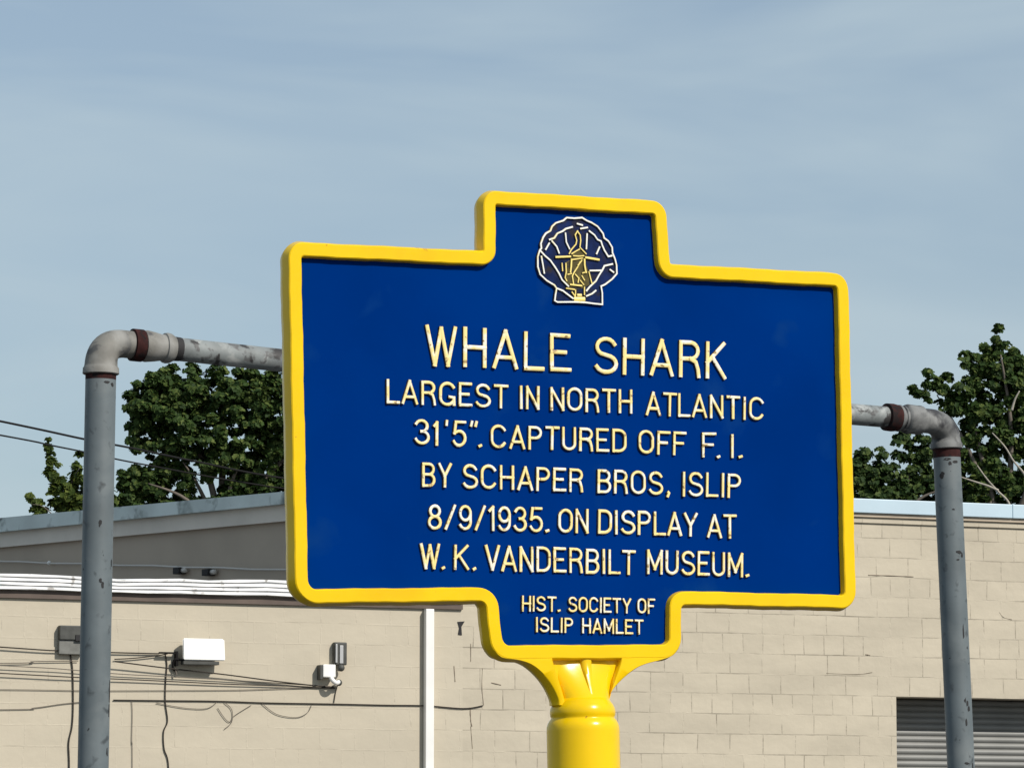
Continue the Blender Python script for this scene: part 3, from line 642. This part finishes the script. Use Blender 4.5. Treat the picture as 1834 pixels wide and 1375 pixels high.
SMI = SMAT.inverted()
PANEL_Y, HALF = 0.013, 0.0195              # panel recess, half thickness
def sp(px, py, depth=0.0):                # photograph point on the sign plane -> sign (x, z)
    q = SMI @ onto(px, py, SO + SY * depth, SY); return Vector((q.x, q.z))
post_x = sp(1044.5, 1320, HALF).x
zg = -(SO.z + SX.z * post_x) / SZv.z      # local height of the ground along the post axis
base = SMAT @ Vector((post_x, HALF, zg))
EM = SMAT.copy(); EM.translation = base
sign = thing('historical_marker', 'blue historical marker sign with yellow border, raised lettering and shell emblem on a yellow post', 'sign', EM)
OFFS = Vector((post_x, HALF, zg))
def S3(x, y, z): return Vector((x, y, z)) - OFFS      # sign coordinates -> coordinates under the sign's empty

corners = [  # photo corner, convex?, radius
    ((517, 433), 1, 0.028), ((867, 450.3), 0, 0.004), ((866, 341), 1, 0.026), ((1193.5, 361), 1, 0.030), ((1200.3, 473.4), 0, 0.005), ((1520, 490.5), 1, 0.030),
    ((1534, 1089), 1, 0.030), ((1220.5, 1082), 0, 0.008), ((1220, 1178), 1, 0.036), ((882, 1180), 1, 0.038), ((870.5, 1076), 0, 0.012), ((530, 1080), 1, 0.040)]
CP = [sp(*c[0]) for c in corners]
NA = 8
def outline(inset):
    """rounded outline, moved inwards by inset (outwards when negative)"""
    n = len(CP); lines = []
    for i in range(n):
        a, b = CP[i], CP[(i + 1) % n]; d = (b - a).normalized(); nrm = Vector((d.y, -d.x))     # clockwise in (x, z): inside is to the right
        lines.append((a + nrm * inset, d))
    pts = []
    for i in range(n):
        (p0, d0), (p1, d1) = lines[i - 1], lines[i]
        den = d0.x * d1.y - d0.y * d1.x
        tt = ((p1 - p0).x * d1.y - (p1 - p0).y * d1.x) / den
        c = p0 + d0 * tt
        r = corners[i][2] - inset if corners[i][1] else corners[i][2] + inset
        r = max(r, 0.003)
        cosang = max(-1, min(1, d0.dot(d1))); turn = math.acos(cosang)
        L = r * math.tan(turn / 2)
        a = c - d0 * L; b = c + d1 * L
        n0 = Vector((d0.y, -d0.x)) if den < 0 else Vector((-d0.y, d0.x))
        ctr = a + n0 * r
        v0 = a - ctr
        sgn = -1 if den < 0 else 1
        for k in range(NA + 1):
            ang = sgn * turn * k / NA
            pts.append(ctr + Vector((v0.x * math.cos(ang) - v0.y * math.sin(ang), v0.x * math.sin(ang) + v0.y * math.cos(ang))))
    out = []
    n = len(pts)
    for i in range(n):
        a, b = pts[i], pts[(i + 1) % n]; out.append(a)
        if (b - a).length > 0.03:
            m_ = NSUB[i % (NA + 1) == NA and i // (NA + 1)]
            out += [a.lerp(b, k / m_) for k in range(1, m_)]
    return [p + Vector((0.0004 * math.sin(41 * p.y + 9 * p.x + 1) + 0.00035 * math.sin(127 * p.y + 2 + 300 * inset), 0.0004 * math.sin(37 * p.x + 7 * p.y) + 0.00035 * math.sin(119 * p.x + 1 + 300 * inset))) for p in out]
NSUB = {i: max(2, int((CP[(i + 1) % len(CP)] - CP[i]).length / 0.02)) for i in range(len(CP))}
BW = 0.0225
def ringset(bm, spec):
    rings = []
    for ins, y in spec:
        rings.append([bm.verts.new(S3(p.x, y, p.y)) for p in outline(ins)])
    return rings
def bridge(bm, rings, closed=False):
    n = len(rings[0]); m_ = len(rings)
    for i in range(m_ if closed else m_ - 1):
        a, b = rings[i], rings[(i + 1) % m_]
        for k in range(n): bm.faces.new((a[k], a[(k + 1) % n], b[(k + 1) % n], b[k]))
# border: a cast frame with drafted sides, the same on the back
bm = bmesh.new()
T2 = 2 * HALF
spec = [(BW + 0.002, PANEL_Y + 0.001), (BW + 0.0002, 0.0016), (BW - 0.0016, 0.0), (0.0018, 0.0), (0.0, 0.0016), (-0.0042, HALF - 0.001), (-0.0042, HALF + 0.001),
        (0.0, T2 - 0.0016), (0.0018, T2), (BW - 0.0016, T2), (BW + 0.0002, T2 - 0.0016), (BW + 0.002, T2 - PANEL_Y - 0.001)]
rings = ringset(bm, spec); bridge(bm, rings, True)
obj('border', bm, M_YELLOW, sign, angle=28)
# panel: slab whose faces sit recessed inside the border
bm = bmesh.new()
rg = ringset(bm, [(BW - 0.002, PANEL_Y), (BW - 0.002, T2 - PANEL_Y)])
bridge(bm, rg); bm.faces.new(rg[0]); bm.faces.new(rg[1])
panel = obj('panel', bm, M_BLUE, sign)

# stroke lettering ----------------------------------------------------------
def arc(cx, cy, rx, ry, a0, a1, n=9):
    return [(cx + rx * math.cos(rad(a0 + (a1 - a0) * i / n)), cy + ry * math.sin(rad(a0 + (a1 - a0) * i / n))) for i in range(n + 1)]
CC = arc(.27, .68, .27, .32, 28, 180) + arc(.27, .32, .27, .32, 180, 332)
OO = arc(.27, .68, .27, .32, 0, 180, 12) + arc(.27, .32, .27, .32, 180, 360, 12) + [(.54, .68)]
SS = arc(.255, .755, .235, .245, 22, 235, 10) + arc(.255, .25, .265, .25, 62, -158, 11)
G = {
 'A': (.54, [[(0, 0), (.27, 1), (.54, 0)], [(.088, .27), (.452, .27)]]),
 'B': (.48, [[(0, 0), (0, 1), (.26, 1)] + arc(.26, .76, .19, .24, 80, -80, 7) + [(.02, .52)], [(.2, .52)] + arc(.27, .26, .21, .26, 80, -80, 7) + [(0, 0)]]),
 'C': (.54, [CC]),
 'D': (.50, [[(0, 0), (0, 1), (.22, 1)] + arc(.22, .70, .28, .30, 80, 0, 5) + arc(.22, .30, .28, .30, 0, -80, 5) + [(.2, 0), (0, 0)]]),
 'E': (.44, [[(.42, 1), (0, 1), (0, 0), (.44, 0)], [(.0, .51), (.33, .51)]]),
 'F': (.44, [[(.44, 1), (0, 1), (0, 0)], [(.0, .51), (.34, .51)]]),
 'G': (.54, [CC, [(.36, .36), (.53, .34), (.545, .02)]]),
 'H': (.48, [[(0, 0), (0, 1)], [(.48, 1), (.48, 0)], [(0, .5), (.48, .5)]]),
 'I': (.03, [[(.015, 0), (.015, 1)]]),
 'K': (.46, [[(0, 0), (0, 1)], [(.43, 1), (.0, .43)], [(.14, .58), (.46, 0)]]),
 'L': (.42, [[(0, 1), (0, 0), (.42, 0)]]),
 'M': (.60, [[(0, 0), (0, 1), (.30, .18), (.60, 1), (.60, 0)]]),
 'N': (.48, [[(0, 0), (0, 1), (.48, 0), (.48, 1)]]),
 'O': (.54, [OO]),
 'P': (.46, [[(0, 0), (0, 1), (.24, 1)] + arc(.24, .745, .22, .255, 80, -80, 8) + [(.0, .49)]]),
 'R': (.48, [[(0, 0), (0, 1), (.26, 1)] + arc(.26, .755, .20, .245, 80, -80, 8) + [(.0, .51)], [(.26, .51), (.40, .42), (.46, .2), (.48, 0)]]),
 'S': (.50, [SS]),
 'T': (.48, [[(0, 1), (.48, 1)], [(.24, 1), (.24, 0)]]),
 'U': (.48, [[(0, 1), (0, .3)] + arc(.24, .26, .24, .26, 180, 360, 10) + [(.48, 1)]]),
 'V': (.52, [[(0, 1), (.26, 0), (.52, 1)]]),
 'W': (.68, [[(0, 1), (.18, 0), (.34, .97), (.50, 0), (.68, 1)]]),
 'Y': (.50, [[(0, 1), (.25, .46), (.25, 0)], [(.25, .46), (.50, 1)]]),
 '1': (.16, [[(0, .84), (.14, 1), (.14, 0)]]),
 '3': (.46, [arc(.21, .755, .21, .245, 155, -70, 10) + [(.2, .52)], [(.2, .52)] + arc(.22, .265, .24, .265, 75, -160, 11)]),
 '5': (.48, [[(.44, 1), (.07, 1), (.02, .52)] + arc(.22, .30, .25, .31, 122, -155, 12)]),
 '8': (.48, [arc(.24, .76, .20, .24, -90, 270, 16), arc(.24, .265, .24, .265, 90, 450, 16)]),
 '9': (.46, [arc(.23, .69, .22, .31, -5, 355, 16), [(.45, .68), (.45, .45)] + arc(.22, .31, .235, .31, 0, -150, 9)]),
 '/': (.36, [[(0, 0), (.36, 1)]]),
 '.': (.05, [[(.0, .0), (.05, .02)]]),
 ',': (.07, [[(.04, .02), (.07, -.02), (.02, -.16)]]),
 "'": (.06, [[(.04, 1), (.02, .86)]]),
 '"': (.22, [[(.03, 1), (.0, .86)], [(.20, 1), (.17, .86)]]),
}
def stroke(bm, pts, w, y0, h, closed=False):
    """raised rounded bead along a polyline of sign (x, z) points"""
    P = [Vector(p) for p in pts]
    Q = [P[0]]
    for p in P[1:]:
        if (p - Q[-1]).length > 0.0006: Q.append(p)
    P = Q
    if (P[0] - P[-1]).length < 0.0012 and len(P) > 3: closed = True; P = P[:-1]
    n = len(P)
    if n < 2: return
    prof = [(-0.5, 0.0), (-0.43, 0.80), (-0.28, 0.97), (0, 1.0), (0.28, 0.97), (0.43, 0.80), (0.5, 0.0)]
    rings = []
    ends = [] 
    for i in range(n):
        if closed: d0 = (P[i] - P[i - 1]).normalized(); d1 = (P[(i + 1) % n] - P[i]).normalized()
        else:
            d0 = (P[i] - P[i - 1]).normalized() if i > 0 else None
            d1 = (P[i + 1] - P[i]).normalized() if i < n - 1 else None
            d0 = d0 or d1; d1 = d1 or d0
        n0 = Vector((-d0.y, d0.x)); n1 = Vector((-d1.y, d1.x))
        m_ = n0 + n1
        if m_.length < 0.15:
            m_ = n0
        m_.normalize(); sc = min(1.0 / max(m_.dot(n0), 0.35), 1.5)
        jw = w * random.uniform(0.93, 1.07)
        sc2 = sc
        p = P[i]
        if not closed and i == 0: p = p - d1 * w * 0.40
        if not closed and i == n - 1: p = p + d0 * w * 0.40
        rings.append([bm.verts.new(S3(p.x + m_.x * jw * a * sc2, y0 - h * b, p.y + m_.y * jw * a * sc2)) for a, b in prof])
    m2 = len(prof); side = []
    rng_ = range(n if closed else n - 1)
    for i in rng_:
        a, b = rings[i], rings[(i + 1) % n]
        for k in range(m2 - 1):
            f = bm.faces.new((a[k], a[k + 1], b[k + 1], b[k]))
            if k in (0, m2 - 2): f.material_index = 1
    if not closed:
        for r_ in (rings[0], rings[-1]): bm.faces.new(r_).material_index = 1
def split_sharp(pts, lim=70):
    """cut a polyline at its sharp corners so that every stroke keeps its width"""
    out = [[pts[0]]]
    for i in range(1, len(pts)):
        out[-1].append(pts[i])
        if i < len(pts) - 1:
            a = Vector(pts[i]) - Vector(pts[i - 1]); b = Vector(pts[i + 1]) - Vector(pts[i])
            if a.length > 1e-6 and b.length > 1e-6 and math.degrees(a.angle(b)) > lim: out.append([pts[i]])
    return out
def word(bm, text, xl, ybl, ytl, xr, ybr, ytr, w, gap=0.235):
    """letters between two photo columns; y of baseline and cap line at either end"""
    D = PANEL_Y - 0.004
    A, B = sp(xl, ybl, D), sp(xr, ybr, D); C, E_ = sp(xl, ytl, D), sp(xr, ytr, D)
    A += Vector((w / 2, w / 2)); B += Vector((-w / 2, w / 2)); C += Vector((w / 2, -w / 2)); E_ += Vector((-w / 2, -w / 2))
    tot = sum(G[c][0] for c in text) + gap * (len(text) - 1)
    for a, b in zip(text, text[1:]):
        if a + b in ('AT', 'LA', 'AY', 'VA', 'TL', 'LT'): tot -= 0.06
    x = 0.0; prev = ''
    for c in text:
        if prev + c in ('AT', 'LA', 'AY', 'VA', 'TL', 'LT'): x -= 0.06
        gw, sts = G[c]; jy = random.uniform(-0.012, 0.012); jr = random.uniform(-0.012, 0.012)
        for st in sts:
            def put(p):
                u_ = (x + p[0] + jr * p[1]) / tot; v_ = p[1] + jy
                lo = A.lerp(B, u_); hi = C.lerp(E_, u_); return lo.lerp(hi, v_)
            for seg in split_sharp([put(p) for p in st]):
                stroke(bm, seg, w * 0.87, PANEL_Y + 0.0005, random.uniform(0.0050, 0.0058))
        x += gw + gap; prev = c
    return bm
LINES = [
 (0.0092, [('WHALE', 761.5, 656, 579, 1024.5, 667, 597), ('SHARK', 1064, 669, 600, 1302, 681, 612)]),
 (0.0068, [('LARGEST', 691.5, 723, 677, 911, 732.5, 688), ('IN', 930, 733, 689, 967, 735, 690.5), ('NORTH', 985, 735.5, 691.5, 1133.5, 742, 697), ('ATLANTIC', 1156, 745, 700, 1369, 754, 711)]),
 (0.0068, [('3', 742, 797, 749, 771, 798, 750), ('1', 775, 798, 752, 786.5, 799, 753), ("'", 796, 799, 750, 804, 799, 751), ('5', 810, 801, 752, 837, 801, 753), ('"', 841, 801, 752, 858, 801, 753), ('.', 856, 802, 758, 864.5, 802, 758),
           ('CAPTURED', 878, 803, 758.5, 1123, 811.5, 767.5), ('OFF', 1143, 813, 768.5, 1229.5, 817, 772.5), ('F', 1257, 820, 773.5, 1284, 821, 774), ('.', 1283, 822, 777, 1291, 822, 777), ('I', 1308.5, 821, 776.5, 1315.5, 821.5, 777), ('.', 1322, 822, 778, 1331, 822, 778)]),
 (0.0068, [('BY', 755, 873, 827, 810, 874.5, 828.5), ('SCHAPER', 828, 875.5, 829, 1045.5, 882, 838), ('BROS', 1069, 883.5, 838.5, 1188, 887.5, 843.5), (',', 1192.5, 886, 843, 1201.5, 886, 843), ('ISLIP', 1221, 889.5, 843, 1327.5, 892.5, 847.5)]),
 (0.0068, [('8/9/1935', 765.5, 948.5, 901, 974, 954.5, 907.5), ('.', 976, 954, 910, 985, 954, 910), ('ON', 999, 954, 909, 1055, 956, 910), ('DISPLAY', 1070, 956.5, 911, 1250, 961.5, 917), ('AT', 1266, 963, 919, 1320, 965.5, 920)]),
 (0.0068, [('W', 751.5, 1019.5, 971, 789, 1020, 972), ('.', 790, 1021, 975, 798, 1021, 975), ('K', 812, 1021, 974, 841, 1021.5, 974.5), ('.', 846, 1022, 975, 854, 1022, 975), ('VANDERBILT', 868, 1022.5, 974, 1139, 1030, 984), ('MUSEUM', 1158, 1028.5, 982.5, 1332, 1034, 988.5), ('.', 1334.5, 1034, 990, 1343, 1034, 990)]),
 (0.0050, [('HIST', 934, 1095, 1065, 997, 1096, 1067.5), ('.', 998, 1096, 1070, 1004.8, 1096, 1070), ('SOCIETY', 1017, 1096.5, 1067, 1131, 1098.5, 1070), ('OF', 1141, 1098.5, 1070, 1174, 1100, 1071)]),
 (0.0050, [('ISLIP', 959, 1132, 1103.5, 1027, 1133.5, 1105), ('HAMLET', 1042, 1134, 1105, 1153, 1136.5, 1108.5)]),
]
for w, words in LINES:
    runs = [[words[0]]]
    for wd in words[1:]:                                 # one part for every word
        if wd[1] - runs[-1][-1][4] > 9.5: runs.append([])
        runs[-1].append(wd)
    for run in runs:
        bm = bmesh.new()
        for wd in run: word(bm, *wd, w)
        lt = obj('lettering', bm, M_CREAM, panel, angle=40); lt.data.materials.append(M_EDGE_SHADE)

# emblem: scallop shell plate with raised outline, ribs and a small windmill-like figure
def ez(x, y): return sp(940 + x / 7.237, 370 + y / 7.237, PANEL_Y - 0.004)
OUT = [(190, 570), (212, 540), (205, 480), (235, 400), (270, 350), (330, 315), (350, 260), (400, 215), (495, 185), (540, 147), (640, 155), (740, 147), (800, 185), (860, 210), (940, 260), (1010, 350), (1025, 410), (1080, 450), (1128, 530), (1132, 600), (1165, 680), (1185, 760), (1190, 870), (1130, 940), (1040, 1010), (985, 1035), (1000, 1120), (1002, 1270), (900, 1260), (790, 1245), (640, 1238), (420, 1240), (385, 1220), (395, 1140), (408, 1060), (380, 1020), (280, 960), (195, 880), (165, 780), (165, 650), (190, 570)]
bm = bmesh.new()
a = [bm.verts.new(S3(p.x, PANEL_Y - 0.002, p.y)) for p in (ez(*q) for q in OUT[:-1])]
b = [bm.verts.new(S3(p.x, PANEL_Y + 0.001, p.y)) for p in (ez(*q) for q in OUT[:-1])]
bm.faces.new(a)
for i in range(len(a)): bm.faces.new((a[i], a[(i + 1) % len(a)], b[(i + 1) % len(a)], b[i]))
bmesh.ops.triangulate(bm, faces=[f for f in bm.faces if len(f.verts) > 4])
emb = obj('emblem', bm, M_NAVY_SHADE, sign)
white = [OUT, [(410, 1060), (490, 1092), (560, 1145), (620, 1190)], [(205, 580), (260, 640), (330, 700), (390, 785), (440, 865), (480, 950), (560, 1030)], [(1000, 830), (960, 890), (920, 965), (840, 1040), (800, 1090)], [(800, 1160), (870, 1130), (915, 1092)],
  [(525, 350), (535, 460), (575, 545)], [(803, 360), (795, 545)], [(350, 450), (410, 520), (440, 600)], [(965, 530), (930, 610)], [(845, 832), (1000, 830), (1030, 770), (1130, 748)], [(212, 650), (228, 740), (248, 860)], [(1105, 820), (1145, 850)],
  [(270, 555), (312, 480)], [(320, 430), (380, 410), (420, 350), (490, 320), (530, 290), (610, 268)], [(680, 225), (740, 242)], [(725, 288), (805, 275)], [(835, 320), (900, 370), (940, 430), (985, 450), (1000, 500), (1030, 570), (1080, 650), (1122, 640)]]
gold = [[(680, 320), (650, 370), (670, 440), (660, 490), (600, 560), (575, 610)], [(680, 320), (715, 370), (722, 440), (712, 530), (770, 590), (790, 612)], [(610, 612), (660, 580), (705, 556)], [(610, 690), (740, 672)], [(715, 720), (680, 790), (640, 850), (615, 900), (630, 1000)],
  [(530, 740), (535, 850), (520, 920), (540, 960)], [(830, 850), (850, 930), (868, 992)], [(540, 1060), (640, 1075)], [(770, 1050), (770, 1140)], [(610, 1110), (650, 1165)], [(480, 740), (487, 830)], [(750, 862), (795, 850)], [(690, 760), (735, 700)], [(655, 880), (700, 930), (690, 980)], [(740, 900), (770, 950)], [(560, 880), (600, 870)], [(630, 640), (700, 645), (760, 640)], [(720, 960), (760, 1010)], [(655, 1085), (655, 1150)]]
bold = [([(405, 657), (580, 650)], 36), ([(790, 662), (950, 690)], 38), ([(602, 690), (597, 780), (588, 850)], 30), ([(770, 690), (772, 760), (788, 850)], 34), ([(590, 1012), (730, 1028)], 28), ([(655, 1200), (755, 1200)], 62), ([(690, 1150), (720, 1150)], 40)]
ZM = 1 / 7.237 / 1030
bm = bmesh.new()
for st in white: stroke(bm, [ez(*p) for p in st], 29 * ZM, PANEL_Y - 0.001, random.uniform(0.0040, 0.0046))
obj('shell_line', bm, M_WHITE_LINE, emb, angle=40).data.materials.append(M_EDGE_SHADE)
M_OLIVE = mat('olive_emblem_paint', (0.085, 0.068, 0.022), 0.6, var=0.35, vscale=70, spots=[((0.02, 0.022, 0.03), 60, 0.52, 0.62)], spec=0.15)
bm = bmesh.new()
BODY = [(600, 640), (650, 590), (705, 560), (765, 600), (785, 660), (800, 740), (835, 850), (875, 995), (770, 1050), (690, 1080), (560, 1040), (515, 960), (535, 850), (520, 730), (590, 690)]
a = [bm.verts.new(S3(p.x, PANEL_Y - 0.0028, p.y)) for p in (ez(*q) for q in BODY)]
b = [bm.verts.new(S3(p.x, PANEL_Y - 0.001, p.y)) for p in (ez(*q) for q in BODY)]
bm.faces.new(a)
for i in range(len(a)): bm.faces.new((a[i], a[(i + 1) % len(a)], b[(i + 1) % len(a)], b[i]))
bmesh.ops.triangulate(bm, faces=[f for f in bm.faces if len(f.verts) > 4])
obj('figure_ground', bm, M_OLIVE, emb)
bm = bmesh.new()
for st in gold: stroke(bm, [ez(*p) for p in st], 23 * ZM, PANEL_Y - 0.001, random.uniform(0.0036, 0.0044))
for st, w in bold: stroke(bm, [ez(*p) for p in st], w * ZM, PANEL_Y - 0.001, random.uniform(0.0046, 0.005))
obj('figure', bm, M_YELLOW_LINE, emb, angle=40).data.materials.append(M_EDGE_SHADE)

# flared neck under the lower lobe ------------------------------------------
curL = [(884, 1163), (898, 1176.5), (930, 1181.5), (953.5, 1190.5), (974.5, 1208.5), (990, 1229), (1000, 1250), (1002, 1262)]
curR = [(1217, 1160), (1206, 1173), (1186.5, 1180.5), (1160, 1187.5), (1139.4, 1196.7), (1116, 1215), (1097.5, 1236), (1090, 1253), (1088, 1262)]
innL = [(990, 1165), (990, 1172), (990, 1178), (991, 1184), (996, 1200), (1003, 1222), (1010, 1245), (1014, 1262)]
innR = [(1113, 1163), (1113, 1170), (1113, 1176), (1113, 1181), (1111, 1190), (1106, 1205), (1099, 1225), (1094, 1245), (1090.5, 1262)]
def smooth2(c, n=5): return [sp(v.x, v.y) for v in catmull([Vector((x, y, 0)) for x, y in c], n)]
LC, LI, RC, RI = smooth2(curL), smooth2(innL), smooth2(curR), smooth2(innR)
bm = bmesh.new()                                        # thin web between the two rims
nw = len(LI); RI2 = [RI[int(i * (len(RI) - 1) / (nw - 1))] for i in range(nw)]
for y_ in (HALF - 0.006, HALF + 0.006):
    va = [bm.verts.new(S3(p.x, y_, p.y)) for p in LI]; vb = [bm.verts.new(S3(p.x, y_, p.y)) for p in RI2]
    for i in range(nw - 1): bm.faces.new((va[i], vb[i], vb[i + 1], va[i + 1]))
def rim(bm, C, I):
    """flat cast rim between its outer curve and its inner edge, drafted on the outside"""
    n = len(C); rings = []
    F_ = 0.0005
    for i in range(n):
        o_, q = C[i], I[i]; d = (o_ - q).normalized()
        out = o_ + d * 0.0042; ch = o_ - d * 0.0018; qi = q + d * 0.0015
        prof = [(q, HALF - 0.004), (q, F_ + 0.0015), (qi, F_), (ch, F_), (o_, F_ + 0.0016), (out, HALF - 0.001), (out, HALF + 0.001), (o_, T2 - F_ - 0.0016), (ch, T2 - F_), (qi, T2 - F_), (q, T2 - F_ - 0.0015), (q, HALF + 0.004)]
        rings.append([bm.verts.new(S3(p_.x, y, p_.y)) for p_, y in prof])
    m_ = len(rings[0])
    for a_, b_ in zip(rings, rings[1:]):
        for k in range(m_): bm.faces.new((a_[k], a_[(k + 1) % m_], b_[(k + 1) % m_], b_[k]))
    bm.faces.new(rings[0]); bm.faces.new(rings[-1])
rim(bm, LC, LI); rim(bm, RC, RI)
# cone growing out of the web towards the round neck, both faces
zt = sp(1044, 1183).y; zn = sp(1044, 1258).y
nz_, ns = 16, 40; rings = []
for i in range(nz_ + 1):
    tt = i / nz_; e = tt * tt * (3 - 2 * tt)
    z = zt + (zn - zt) * tt
    cxm = post_x + (1 - tt) * 0.004
    A_ = 0.058 + (0.0455 - 0.058) * e; B_ = 0.0075 + (0.0455 - 0.0075) * tt ** 1.2
    rings.append([bm.verts.new(S3(cxm + A_ * math.cos(2 * math.pi * k / ns), HALF - B_ * math.sin(2 * math.pi * k / ns), z)) for k in range(ns)])
for a_, b_ in zip(rings, rings[1:]):
    for k in range(ns): bm.faces.new((a_[k], a_[(k + 1) % ns], b_[(k + 1) % ns], b_[k]))
bm.faces.new(rings[0]); bm.faces.new(rings[-1])
# middle rib
for sgn in (1, -1):
    rr = []
    for i in range(9):
        tt = i / 8; z = zt + 0.012 + (zn - zt - 0.012) * 0.86 * tt; tc_ = max(0.0, (zt - z) / (zt - zn))
        y = HALF - (0.0075 + 0.038 * tc_ ** 1.2) - 0.0105 * (1 - tt) ** 0.8 + 0.0005; hw = 0.0100 * (1 - 0.6 * tt)
        yb = HALF
        rr.append([bm.verts.new(S3(post_x + 0.004 * (1 - tt) + o_ * hw, HALF + (yy - HALF) * sgn, z)) for o_, yy in ((-1.5, yb), (-1.15, y + 0.006), (-0.75, y + 0.0012), (0, y), (0.75, y + 0.0012), (1.15, y + 0.006), (1.5, yb))])
    for a_, b_ in zip(rr, rr[1:]):
        for k in range(6): bm.faces.new((a_[k], a_[k + 1], b_[k + 1], b_[k]))
    bm.faces.new(rr[0]); bm.faces.new(rr[-1])
obj('bracket', bm, M_YELLOW, sign, angle=45)
# post with collar
bm = bmesh.new()
zz = lambda y: sp(1044, y, HALF).y - zg
prof = [(zz(1250), 0.040), (zz(1251), 0.0455), (zz(1256), 0.0475), (zz(1261), 0.0512), (zz(1268), 0.0545), (zz(1275), 0.0556), (zz(1281), 0.0550), (zz(1284.5), 0.0536), (zz(1286.5), 0.0540), (zz(1290), 0.0568), (zz(1295), 0.0595), (zz(1301), 0.0613), (zz(1308), 0.0617), (0.0, 0.0625)]
lathe(bm, prof, 64)
obj('post', bm, M_YELLOW, sign, angle=60)
